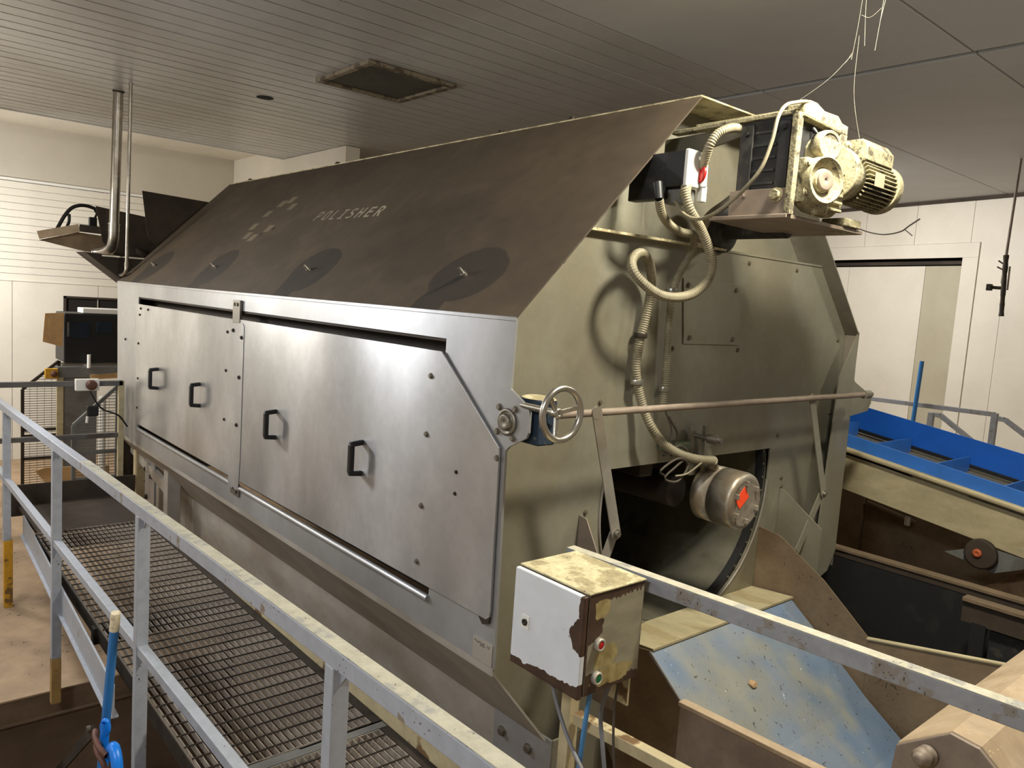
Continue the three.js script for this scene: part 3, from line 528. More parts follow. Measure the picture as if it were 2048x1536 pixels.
// clods lying on the chute bed
{
  const clod = (x, z, y, r, s, flat, label) => {
    const g = new THREE.IcosahedronGeometry(r, 3), p = g.attributes.position, q = V();
    for (let i = 0; i < p.count; i++) { q.fromBufferAttribute(p, i); const n = fbm((q.x / r + 1) / 4, (q.z / r + 1) / 4, 4, 4, 3, s) + fbm((q.y / r + 1) / 4, (q.x / r + 1) / 4, 4, 4, 3, s + 9) - 1; q.multiplyScalar(1 + 0.9 * n); p.setXYZ(i, q.x, q.y * flat, q.z); }
    g.computeVertexNormals(); g.rotateZ(-0.66).translate(x, y, z);
    tag(obj('soil_clod', g, M.soil), label, 'clod');
  };
  const bedY = (x) => { const b = [[-2.25, 1.098], [-1.95, 0.865], [-1.75, 0.70], [-1.52, 0.54], [-1.25, 0.43]]; for (let i = 0; i < 4; i++) if (x <= b[i + 1][0]) return b[i][1] + (b[i + 1][1] - b[i][1]) * (x - b[i][0]) / (b[i + 1][0] - b[i][0]); return 0.43; };
  for (const [x, z, r, s, f, l] of [[-1.985, -3.475, 0.022, 1, 0.5, 'largest light brown soil clod on the blue chute bed, nearest the lip'], [-1.66, -3.42, 0.022, 2, 0.45, 'flat brown soil clod low down the blue chute bed'], [-1.67, -3.06, 0.022, 3, 0.5, 'dark soil lump on the blue chute bed beside the guard edge'], [-1.78, -3.33, 0.009, 4, 0.6, 'small dark soil crumb in the middle of the blue chute bed'], [-1.63, -3.18, 0.008, 5, 0.6, 'small dark soil crumb near the lower lump on the blue chute bed']]) clod(x, z, bedY(x) + r * 0.35, r, s, f, l);
}

// ---------- gear motor hanging on the machine end ----------
{
  const g = thing('gear_motor', 'dusty geared drive motor on a bracket high on the machine end', 'motor', [-1.95, 3.2, -3.3]);
  const x1 = -1.82, zl = -3.06;
  // bracket: bottom plate, front rim, side cheek, top bars
  obj('bracket_plate', plate('y', [[-2.2, zl + 0.02], [x1 + 0.01, zl + 0.02], [x1 + 0.01, -3.74], [-2.25, -3.74]], 3.185, 0.018, [], 0.003).translate(0, 0, -zl).applyMatrix4(new THREE.Matrix4().makeTranslation(0, 0, 0)).translate(0, 0, zl), M.capGrey, g);
  obj('bracket_cheek', box(-2.11, x1, 3.20, 3.315, zl - 0.008, zl + 0.004, 0.002), M.capGrey, g);
  bolt(g, [x1 - 0.055, 3.285, zl + 0.004], [0, 0, 1], 0.024, M.gearDust);
  bolt(g, [x1 - 0.22, 3.29, zl + 0.004], [0, 0, 1], 0.012, M.capGrey);
  obj('front_rim', plate('x', [[zl + 0.012, 3.20], [zl + 0.012, 3.625], [zl - 0.03, 3.625], [zl - 0.02, 3.20]], x1 - 0.01, 0.03, [], 0.003), M.gearDust, g);
  obj('top_bar', seg([-2.47, 3.615, zl - 0.02], [x1, 3.63, zl - 0.02], 0.05, 0.018, 0.003), M.gearDust, g);
  obj('top_bar', seg([-2.42, 3.66, zl - 0.22], [x1 - 0.03, 3.665, zl - 0.22], 0.22, 0.02, 0.004), M.gearDust, g);
  obj('torque_arm', plate('z', [[-2.55, 3.60], [-2.10, 3.61], [-2.10, 3.57], [-2.44, 3.50], [-2.47, 3.33], [-2.55, 3.33]], zl - 0.06, 0.012), M.end, g);
  // dark ribbed side of the gearbox
  const body = obj('gearbox_body', [box(-2.08, x1 - 0.008, 3.31, 3.625, zl - 0.44, zl - 0.012, 0.012)], M.gearBlack, g);
  obj('rib', box(-2.085, -2.02, 3.31, 3.60, zl - 0.014, zl + 0.0, 0.004), M.gearBlack, body);
  obj('rib', box(x1 - 0.075, x1 - 0.02, 3.315, 3.60, zl - 0.014, zl + 0.0, 0.004), M.gearBlack, body);
  for (let k = 0; k < 5; k++) obj('rib', box(-2.01, x1 - 0.085, 3.335 + k * 0.055, 3.346 + k * 0.055, zl - 0.014, zl - 0.003, 0.002), M.gearBlack, body);
  for (const [x, y] of [[-2.05, 3.56], [x1 - 0.05, 3.57]]) bolt(body, [x, y, zl], [0, 0, 1], 0.012, M.black);
  // gear case front
  const cz = -3.20, cyy = 3.39;
  const cs = obj('gear_case', [plate('x', [[-3.10, 3.26], [-3.10, 3.44], [-3.13, 3.45], [-3.30, 3.45], [-3.42, 3.41], [-3.45, 3.36], [-3.44, 3.27], [-3.36, 3.22], [-3.2, 3.225]], x1 - 0.02, 0.075, [], 0.02), plate('x', [[-3.17, 3.44], [-3.17, 3.50], [-3.20, 3.54], [-3.25, 3.54], [-3.28, 3.50], [-3.28, 3.44]], x1 - 0.02, 0.06, [], 0.015)], M.gearDust, g);
  obj('case_top', plate('x', [[-3.075, 3.61], [-3.075, 3.66], [-3.12, 3.685], [-3.17, 3.685], [-3.24, 3.665], [-3.36, 3.668], [-3.40, 3.645], [-3.46, 3.64], [-3.46, 3.59], [-3.3, 3.60]], x1 - 0.06, 0.09, [], 0.01), M.gearDust, g);
  obj('case_side', plate('x', [[-3.40, 3.40], [-3.40, 3.60], [-3.46, 3.60], [-3.465, 3.46], [-3.45, 3.40]], x1 - 0.03, 0.06, [], 0.008), M.gearDust, g);
  const face = [1, 0, 0.28];
  const big = obj('hub_cover', lathe([[0.001, 0], [0.098, 0], [0.102, 0.02], [0.1, 0.062], [0.092, 0.066], [0.088, 0.05], [0.06, 0.04], [0.052, 0.03], [0.05, 0.044], [0.046, 0.052], [0.012, 0.054], [0.008, 0.047], [0.001, 0.047]], [x1 + 0.04, 3.355, -3.20], face), M.gearDust, g);
  obj('shaft_end', lathe([[0.001, 0.03], [0.044, 0.03], [0.044, 0.058], [0.038, 0.062], [0.012, 0.062], [0.009, 0.056], [0.001, 0.056]], [x1 + 0.04, 3.355, -3.20], face), M.capGrey, big);
  obj('bearing_cap', lathe([[0.001, 0], [0.066, 0], [0.068, 0.03], [0.064, 0.052], [0.055, 0.058], [0.053, 0.05], [0.001, 0.052]], [x1 + 0.035, 3.505, -3.225], face), M.gearDust, g);
  for (let k = 0; k < 6; k++) obj('fin', box(x1 + 0.05, x1 + 0.07, 3.245 + k * 0.033, 3.258 + k * 0.033, -3.40, -3.30, 0.004), M.gearDust, cs);
  for (const [z, y] of [[-3.105, 3.30], [-3.10, 3.42], [-3.19, 3.225], [-3.42, 3.44], [-3.43, 3.55]]) bolt(cs, [x1 + 0.05, y, z], [1, 0, 0], 0.013, M.gearDust);
  obj('eye_bolt', [rod([x1 + 0.0, 3.585, -3.20], [x1 + 0.03, 3.555, -3.2], 0.012, 0.006, 10)], M.black, g);
  // motor: axis leaning away to the right
  const md = V(0.03, -0.02, -1).normalize(), mo = V(x1 - 0.01, 3.425, -3.40), at = (t) => mo.clone().addScaledVector(md, t);
  obj('motor_flange', lathe([[0.001, 0], [0.125, 0], [0.13, 0.02], [0.125, 0.06], [0.10, 0.11], [0.098, 0.15], [0.001, 0.15]], mo.toArray(), md.toArray()), M.gearDust, g);
  const mb = obj('motor_body', lathe([[0.001, 0.14], [0.086, 0.14], [0.086, 0.44], [0.001, 0.44]], mo.toArray(), md.toArray()), M.black, g);
  {
    const f = uvm(new THREE.BoxGeometry(0.028, 0.28, 0.005).translate(0.098, 0.295, 0));
    const q0 = new THREE.Quaternion().setFromUnitVectors(V(0, 1, 0), md);
    for (let k = 0; k < 34; k++) { const q = q0.clone().multiply(new THREE.Quaternion().setFromAxisAngle(V(0, 1, 0), k / 34 * 2 * Math.PI)); inst('fin', f, M.gearDust, mb, mo.toArray(), q); }
  }
  obj('fan_cover', lathe([[0.001, 0.43], [0.114, 0.43], [0.116, 0.445], [0.116, 0.485], [0.105, 0.505], [0.001, 0.507]], mo.toArray(), md.toArray()), M.gearDust, g);
  const tb = at(0.30).add(V(0.0, 0.125, 0));
  const tbox = new THREE.Quaternion().setFromUnitVectors(V(0, 0, -1), md);
  obj('terminal_box', new THREE.ExtrudeGeometry(shape([[-0.075, 0], [-0.075, 0.05], [-0.045, 0.085], [0.045, 0.085], [0.075, 0.05], [0.075, 0]]), { depth: 0.24, bevelEnabled: true, bevelThickness: 0.006, bevelSize: 0.006, bevelSegments: 2 }).translate(0, 0, -0.12).applyQuaternion(tbox).translate(tb.x, tb.y - 0.03, tb.z), M.gearDust, g);
  const np = at(0.24).add(V(0.112, 0.0, 0));
  obj('motor_plate', new THREE.BoxGeometry(0.003, 0.06, 0.085).applyQuaternion(tbox).translate(np.x + 0.004, np.y, np.z), M.beigeDrum, mb);
  obj('junction_box', [box(x1 - 0.10, x1 + 0.02, 3.205, 3.245, -3.70, -3.54, 0.008), box(x1 - 0.09, x1 + 0.01, 3.18, 3.207, -3.69, -3.55, 0.012)], M.gearDust, g);
}
// switch box on the upper end plate
{
  const s = thing('switch_box', 'black and white switch box with red knob under the hood edge', 'switch', [-2.3, 3.3, -2.87]);
  obj('box_body', box(-2.335, -2.225, 3.322, 3.478, -2.945, -2.862, 0.006), M.blackPlastic, s);
  obj('front_cover', box(-2.227, -2.205, 3.318, 3.482, -2.950, -2.858, 0.006), M.white, s);
  obj('rotary_knob', lathe([[0.001, 0], [0.04, 0], [0.042, 0.014], [0.034, 0.02], [0.001, 0.02]], [-2.212, 3.385, -2.948], [0.35, 0, -1]), M.red, s);
  obj('back_plate', box(-2.56, -2.338, 3.27, 3.48, -2.935, -2.875, 0.006), M.gearBlack, s);
  obj('cable_gland', [rod([-2.225, 3.325, -2.885], [-2.22, 3.27, -2.875], 0.024, 0.026, 12)], M.hose, s);
  obj('cable_gland', [rod([-2.30, 3.325, -2.775], [-2.28, 3.25, -2.77], 0.022, 0.02, 12)], M.blackPlastic, s);
  obj('connector', [rod([-2.2, 3.425, -2.965], [-2.215, 3.335, -2.985], 0.02, 0.022, 12), box(-2.235, -2.20, 3.262, 3.335, -3.01, -2.975, 0.006)], M.white, s);
  obj('terminal_block', box(-2.36, -2.24, 3.25, 3.318, -2.98, -2.90, 0.008), M.greySteel, s);
}
// corrugated conduits and cables
const hoseA = [[-2.22, 3.309, -2.863], [-2.2, 3.215, -2.894], [-2.2, 3.147, -2.98], [-2.2, 3.074, -3.049], [-2.2, 2.998, -3.097], [-2.22, 2.916, -3.102], [-2.24, 2.853, -3.041], [-2.26, 2.823, -2.938], [-2.28, 2.828, -2.834], [-2.3, 2.867, -2.747], [-2.33, 2.919, -2.7], [-2.36, 2.965, -2.712], [-2.38, 3.003, -2.761], [-2.4, 3.016, -2.83], [-2.42, 2.98, -2.906], [-2.44, 2.913, -2.958], [-2.46, 2.829, -2.982], [-2.47, 2.707, -2.972], [-2.475, 2.583, -2.949], [-2.475, 2.46, -2.942], [-2.47, 2.361, -2.968], [-2.45, 2.261, -3.0], [-2.42, 2.187, -3.024], [-2.40, 2.11, -3.09], [-2.38, 2.05, -3.19], [-2.36, 2.01, -3.32], [-2.355, 1.985, -3.49]];
tag(obj('conduit', tube(hoseA, 0.0235, 14, 0.02, 0.13, 0.0115), M.hose), 'beige corrugated conduit looping from the switch box down to the drum motor', 'hose');
tag(obj('conduit', tube([[-2.28, 3.251, -2.769], [-2.3, 3.199, -2.819], [-2.33, 3.16, -2.917], [-2.36, 3.138, -3.051], [-2.4, 3.134, -3.209], [-2.44, 3.072, -3.256], [-2.46, 2.947, -3.194], [-2.47, 2.852, -3.168], [-2.475, 2.688, -3.169], [-2.475, 2.561, -3.175], [-2.475, 2.381, -3.179], [-2.475, 2.283, -3.173]], 0.0205, 12, 0.02, 0.13, 0.0115), M.hose), 'thinner corrugated conduit running straight down the end plate behind the loop', 'hose');
tag(obj('conduit', tube([[-2.06, 3.575, -3.13], [-2.1, 3.593, -3.065], [-2.1, 3.574, -2.979], [-2.12, 3.547, -2.936], [-2.14, 3.498, -2.916], [-2.17, 3.45, -2.933], [-2.2, 3.414, -2.955]], 0.021, 12, 0.02, 0.12, 0.011), M.hose), 'short curved corrugated conduit between the gear motor and the switch box', 'hose');
tag(obj('conduit', tube([[-2.15, 3.40, -3.31], [-2.25, 3.30, -3.25], [-2.32, 3.223, -3.2], [-2.38, 3.144, -3.237], [-2.42, 3.13, -3.3]], 0.022, 12), M.hose), 'smooth beige conduit slanting behind the gear motor', 'hose');
tag(obj('cable', tube([[-1.84, 3.66, -3.2], [-1.8, 3.674, -3.115], [-1.8, 3.65, -3.006], [-1.79, 3.616, -2.917], [-1.78, 3.558, -2.858], [-1.78, 3.454, -2.829], [-1.8, 3.343, -2.798], [-1.86, 3.262, -2.78], [-1.97, 3.192, -2.795], [-2.1, 3.165, -2.839], [-2.2, 3.189, -2.862], [-2.27, 3.254, -2.874]], 0.008, 10), M.hose), 'thin cream cable hanging from the top of the gear motor', 'cable');
for (const [y, z, x, r, l] of [[2.63, -2.955, -2.475, 0.03, 'dark clip holding the looping conduit half way down the end plate'], [2.40, -2.955, -2.478, 0.03, 'light clip holding the looping conduit just above the cross rod'], [2.86, -3.17, -2.478, 0.026, 'light clip holding the thinner conduit at its top'], [2.36, -3.178, -2.48, 0.026, 'light clip holding the thinner conduit just above the cross rod']]) {
  const c = thing('conduit_clip', l, 'clip', [x, y, z]);
  obj('band', lathe([[r - 0.003, -0.012], [r + 0.003, -0.012], [r + 0.003, 0.012], [r - 0.003, 0.012], [r - 0.003, -0.012]], [x, y, z], [0, 1, 0], 20), l[0] === 'd' ? M.boltDark : M.alu, c);
  obj('tab', box(x - 0.04, x - 0.005, y - 0.012, y + 0.012, z - r - 0.03, z - r + 0.002), M.alu, c);
}
{
  const t = tag(obj('wire_tangle', tube([[-2.44, 2.22, -3.19], [-2.42, 2.12, -3.25], [-2.42, 2.06, -3.19], [-2.40, 2.03, -3.12], [-2.38, 2.08, -3.22], [-2.38, 2.03, -3.30], [-2.36, 1.98, -3.18], [-2.38, 1.92, -3.12], [-2.36, 1.90, -3.20], [-2.36, 1.98, -3.28], [-2.36, 2.02, -3.2], [-2.38, 1.96, -3.08], [-2.4, 1.93, -3.14]], 0.006, 8), M.wire), 'tangle of dark loose wire ends above the drum motor', 'wire');
  obj('loose_wire', tube([[-2.45, 2.25, -3.17], [-2.43, 2.15, -3.21], [-2.42, 2.08, -3.19], [-2.41, 2.02, -3.20]], 0.005, 8), M.wire, t);
  obj('loose_wire', tube([[-2.3, 2.0, -3.31], [-2.34, 1.94, -3.25], [-2.36, 1.93, -3.18]], 0.005, 8), M.hose, t);
}
// drum motor in the mouth
{
  const d = thing('drum_motor', 'round dusty steel motor with orange sticker hanging in the drum mouth', 'motor', [-2.4, 1.6, -3.5]);
  const ax = [1, -0.02, 0.0], o = [-2.475, 1.78, -3.622];
  obj('motor_can', lathe([[0.001, 0], [0.146, 0], [0.155, 0.008], [0.156, 0.108], [0.001, 0.108]], o, ax, 48), M.motorSteel, d);
  obj('seam', lathe([[0.149, 0.105], [0.149, 0.118], [0.001, 0.118]], o, ax, 48), M.darkBrown, d);
  obj('end_bell', lathe([[0.001, 0.115], [0.157, 0.115], [0.157, 0.228], [0.152, 0.246], [0.138, 0.257], [0.122, 0.259], [0.114, 0.254], [0.001, 0.254]], o, ax, 48), M.motorSteel, d);
  const xf = o[0] + 0.254, yf = o[1] - 0.005;
  for (let k = 0; k < 6; k++) { const a = k / 6 * 6.283 + 0.4; obj('lug', seg([xf - 0.002, yf + 0.105 * Math.sin(a), o[2] + 0.105 * Math.cos(a)], [xf + 0.022, yf + 0.105 * Math.sin(a), o[2] + 0.105 * Math.cos(a)], 0.012, 0.03, 0.004), M.motorSteel, d); }
  obj('sticker', plate('x', [[-3.600, 1.862], [-3.648, 1.802], [-3.568, 1.744], [-3.525, 1.796]], xf + 0.001, 0.002), M.orange, d).userData.label = 'orange sticker';
  obj('cable_inlet', [rod([-2.40, 1.93, -3.56], [-2.36, 1.985, -3.49], 0.026, 0.028, 14), rod([-2.41, 1.89, -3.58], [-2.40, 1.93, -3.56], 0.034, 0.032, 14)], M.motorSteel, d);
  obj('arm', plate('x', [[-3.46, 1.88], [-3.44, 2.15], [-3.475, 2.15], [-3.58, 1.88]], -2.50, 0.02), M.end, d);
  obj('arm', plate('x', [[-3.52, 1.88], [-3.50, 2.16], [-3.53, 2.16], [-3.62, 1.88]], -2.45, 0.02), M.end, d);
  obj('terminal_cover', box(-2.52, -2.44, 2.03, 2.075, -3.40, -3.22, 0.006), mat({ color: 0x5d6650, roughness: 0.7 }), d);
  obj('pivot_pin', [rod([-2.52, 2.10, -3.48], [-2.32, 2.095, -3.50], 0.014, 0.014, 12), rod([-2.40, 2.098, -3.49], [-2.34, 2.096, -3.50], 0.026, 0.026, 12)], M.bolt, d);
}
// cross rod with its two hanging flat arms
{
  const r = thing('cross_rod', 'rusty round cross rod with flat hanging arms across the machine end', 'rod', [-2.28, 2.3, -3.6]);
  obj('shaft', rod([-2.28, 2.296, -2.17], [-2.30, 2.306, -5.13], 0.017, 0.017, 16), M.capGrey, r);
  obj('collar', rod([-2.3, 2.306, -5.02], [-2.3, 2.306, -5.10], 0.027, 0.027, 14), M.dull, r);
  for (const [z0, z1, y1, z2, y2] of [[-2.455, -2.645, 1.735, -2.50, 1.40], [-4.36, -4.63, 1.69, -4.40, 1.35]]) {
    const dx = z0 > -3 ? -2.262 : -2.30;
    const a = obj('arm', [seg([dx, 2.30, z0], [dx, y1, z1], 0.006, 0.058, 0, V(0, 0.3, 1).normalize()), rod([dx - 0.004, 2.30, z0], [dx + 0.004, 2.30, z0], 0.029, 0.029, 20), rod([dx - 0.004, y1, z1], [dx + 0.004, y1, z1], 0.0285, 0.0285, 20)], z0 > -3 ? M.dull : M.end, r);
    obj('lower_arm', [seg([dx - 0.012, y1, z1], [dx - 0.012, y2, z2], 0.006, 0.058, 0, V(0, -0.4, 1).normalize()), rod([dx - 0.015, y1, z1], [dx - 0.008, y1, z1], 0.0285, 0.0285, 20)], z0 > -3 ? M.dull : M.end, r);
    bolt(a, [dx + 0.003, y1, z1], [1, 0, 0], 0.017, M.bolt);
  }
}
// hand wheel with its blue gearbox behind the panel ear
{
  const h = thing('handwheel', 'polished three spoke handwheel beside the panel ear', 'wheel', [-2.12, 2.335, -2.09]);
  const o = V(-2.10, 2.335, -2.083), n = V(1, 0, 0);
  obj('rim', new THREE.TorusGeometry(0.101, 0.0135, 14, 48).rotateY(Math.PI / 2).translate(o.x, o.y, o.z), M.steel, h);
  obj('hub', lathe([[0.001, -0.03], [0.02, -0.03], [0.022, 0.0], [0.018, 0.008], [0.009, 0.008], [0.008, 0.002], [0.001, 0.002]], [o.x - 0.02, o.y, o.z], [1, 0, 0]), M.steel, h);
  for (const a of [0.25, 2.35, 4.45]) obj('spoke', seg([o.x - 0.025, o.y + 0.015 * Math.sin(a), o.z - 0.015 * Math.cos(a)], [o.x - 0.002, o.y + 0.096 * Math.sin(a), o.z - 0.096 * Math.cos(a)], 0.02, 0.012, 0.004, V(1, 0, 0)), M.steel, h);
  obj('spindle', rod([-2.42, 2.33, -2.12], [o.x - 0.04, 2.335, -2.085], 0.014, 0.014, 12), M.bolt, h);
  const gb = thing('worm_gearbox', 'small blue painted gearbox behind the handwheel with dirt on top', 'gearbox', [-2.35, 2.2, -2.2]);
  obj('gear_case', [box(-2.42, -2.28, 2.17, 2.36, -2.235, -2.135, 0.01), rod([-2.42, 2.29, -2.19], [-2.26, 2.29, -2.19], 0.035, 0.03, 16)], M.blueGear, gb);
  obj('dirt_cap', new THREE.SphereGeometry(1, 20, 10, 0, 6.2832, 0, 1.5).scale(0.085, 0.014, 0.065).translate(-2.35, 2.358, -2.19), M.dustCream, gb);
}

// ---------- walkway: gratings, frame, railings ----------
const GY = 0.75;
{
  const f = thing('walkway_platform', 'blue grey steel frame with cream toe plate carrying the walkway grating', 'frame', [-4.5, 0, -1.4]);
  obj('fascia', seg([-7.2, GY - 0.075, -1.075], [-3.93, GY - 0.075, -0.965], 0.012, 0.17, 0.003), M.paint, f);
  obj('fascia_edge', seg([-7.2, GY - 0.158, -1.075], [-3.93, GY - 0.158, -0.965], 0.05, 0.012, 0.003), M.paint, f);
  obj('bearer', box(-6.7, -1.0, GY - 0.12, GY - 0.04, -1.10, -1.08), M.grateRod, f);
  obj('toe_plate', box(-7.5, -1.0, GY - 0.06, GY + 0.085, -1.905, -1.895), M.toe, f);
  obj('inner_bearer', box(-6.7, -1.0, GY - 0.10, GY - 0.002, -1.893, -1.845), M.grateRod, f);
  obj('end_deck', box(-7.58, -6.69, GY - 0.03, GY, -1.89, -1.09), M.darkBrown, f);
  obj('end_kick', box(-7.60, -7.58, GY - 0.1, GY + 0.17, -2.02, -0.98), M.darkBrown, f);
  obj('cross_angle', [box(-2.955, -2.90, GY - 0.006, GY, -1.885, -1.06), box(-2.955, -2.945, GY - 0.06, GY, -1.885, -1.06)], M.greySteel, f);
  for (const x of [-6.66, -4.8, -1.2]) obj('cross_beam', box(x - 0.03, x + 0.03, GY - 0.14, GY - 0.045, -1.885, -1.06), M.grateRod, f);
  for (const [x, z] of [[-6.6, -1.8], [-4.8, -1.86], [-1.3, -1.86]]) obj('leg', box(x - 0.03, x + 0.03, x > -5.57 && z > -2.02 && x < -1.6 ? -1.0 : 0, GY - 0.05, z - 0.03, z + 0.03), M.darkBrown, f);
  obj('brace', seg([-4.45, 0.27, -1.0], [-5.45, -0.52, -1.0], 0.012, 0.06), M.darkBrown, f);
  obj('brace_bolt', rod([-4.50, 0.25, -0.99], [-4.50, 0.25, -0.97], 0.022, 0.022, 6), M.bolt, f);
}
function grating(x0, x1, z0, z1, label) {
  const g = thing('steel_grating', label, 'grating', [(x0 + x1) / 2, GY - 0.03, (z0 + z1) / 2]);
  const bar = uvm(new THREE.BoxGeometry(x1 - x0, 0.032, 0.0035)), rodg = uvm(new THREE.BoxGeometry(0.006, 0.006, z1 - z0));
  for (let z = z0 + 0.002; z < z1; z += 0.0343) inst('bearing_bar', bar, M.grate, g, [(x0 + x1) / 2, GY - 0.0165, z]);
  for (let x = x0 + 0.05; x < x1; x += 0.1) inst('cross_rod', rodg, M.grateRod, g, [x, GY + 0.001, (z0 + z1) / 2]);
  obj('end_bar', box(x0 - 0.004, x0, GY - 0.033, GY, z0, z1), M.grate, g);
  obj('end_bar', box(x1, x1 + 0.004, GY - 0.033, GY, z0, z1), M.grate, g);
}
grating(-6.68, -2.97, -1.84, -1.075, 'long steel grating panel of the walkway beside the machine');
grating(-2.89, -1.05, -1.84, -1.075, 'near steel grating panel of the walkway beyond the cross angle');
{
  const h = thing('walkway_railing', 'blue grey railing along the outer side of the walkway', 'railing', [-4.5, GY, -1.0]);
  const zr = (x) => -1.03 - 0.0113 * (x + 1.2) * 1, yr = (x) => 1.79 + 0.0197 * (x + 1.15);
  const P = (x, dy) => [x, yr(x) + dy, -1.03 - (x + 1.2) * 0.0113];
  obj('top_rail', seg(P(-7.9, -0.03), P(-0.5, -0.03), 0.052, 0.056, 0.004), M.paint, h);
  obj('rail_dirt', seg(P(-4.7, 0.0), P(-0.5, 0.0), 0.049, 0.004, 0.0015), M.railDust, h).userData.label = 'cream dust lying on the top rail';
  obj('mid_rail', seg([-7.9, 1.06, -0.955], [-0.5, 1.06, -1.038], 0.045, 0.045, 0.004), M.paint, h);
  for (const x of [-7.22, -5.40, -3.63, -1.84]) {
    const z = -1.03 - (x + 1.2) * 0.0113;
    obj('post', box(x - 0.025, x + 0.025, x < -5 && x > -6 ? 0.30 : x > -4 ? 0.1 : 0.56, yr(x) - 0.056, z - 0.027, z + 0.027, 0.004), M.paint, h);
    obj('gusset', plate('z', [[x + 0.025, yr(x) - 0.056], [x + 0.07, yr(x) - 0.056], [x + 0.025, yr(x) - 0.11]], z - 0.003, 0.006), M.paint, h);
  }
  obj('leg', box(-5.428, -5.372, 0, 0.3, -1.01, -0.955, 0.003), M.legTan, h);
  obj('leg', box(-7.25, -7.19, 0, 0.56, -1.0, -0.94, 0.003), M.yellow, h);
  const e = thing('end_railing', 'dark railing across the far end of the walkway', 'railing', [-8.05, GY, -1.5]);
  obj('top_rail', box(-8.075, -8.025, 1.70, 1.748, -2.02, 0.2, 0.004), M.railDark, e);
  obj('mid_rail', box(-8.07, -8.03, 1.20, 1.245, -2.02, 0.2, 0.004), M.railDark, e);
  obj('post', box(-8.075, -8.025, 0, 1.748, -2.03, -1.98, 0.004), M.creamSteel, e);
  const s = thing('dial_switch', 'small grey switch with brown dial on the far end railing', 'switch', [-8.02, 1.72, -1.70]);
  obj('box_body', box(-8.025, -7.97, 1.665, 1.775, -1.80, -1.60, 0.008), M.white, s);
  obj('dial', lathe([[0.001, 0], [0.048, 0], [0.045, 0.03], [0.03, 0.045], [0.001, 0.047]], [-7.97, 1.72, -1.73], [1, 0, 0]), M.dialBrown, s);
  obj('lead', tube([[-7.99, 1.67, -1.72], [-7.99, 1.55, -1.78], [-8.0, 1.48, -1.84], [-8.0, 1.42, -1.97], [-8.03, 1.30, -2.06]], 0.008, 8), M.black, s);
  const k = thing('plug', 'black plug hanging on its lead below the dial switch', 'plug', [-8.0, 1.45, -1.74]);
  obj('plug_body', [box(-8.03, -7.98, 1.42, 1.52, -1.80, -1.70, 0.015)], M.black, k);
  obj('pin', rod([-8.0, 1.42, -1.705], [-8.0, 1.36, -1.70], 0.011, 0.011, 10), M.white, k);
}
{
  const h = thing('near_railing', 'dusty grey railing in front of the chute starting at the control box', 'railing', [-1.5, GY, -2.3]);
  const P = (x, y) => [x, y, -2.285 - (x + 2.2) * 0.08];
  obj('top_rail', seg(P(-2.195, 1.72), P(0.6, 1.72), 0.05, 0.06, 0.004), M.rail, h);
  obj('rail_dirt', seg(P(-2.195, 1.751), P(0.6, 1.751), 0.048, 0.004, 0.0015), M.railDust, h).userData.label = 'cream dust lying on the top rail';
  obj('mid_rail', seg(P(-2.09, 1.045), P(0.6, 1.08), 0.05, 0.05, 0.004), M.toe, h);
  obj('post', box(-2.16, -2.105, 0, 1.70, -2.32, -2.265, 0.004), M.toe, h);
  obj('tab', box(-1.905, -1.80, 1.24, 1.40, -2.26, -2.25), M.toe, h);
}
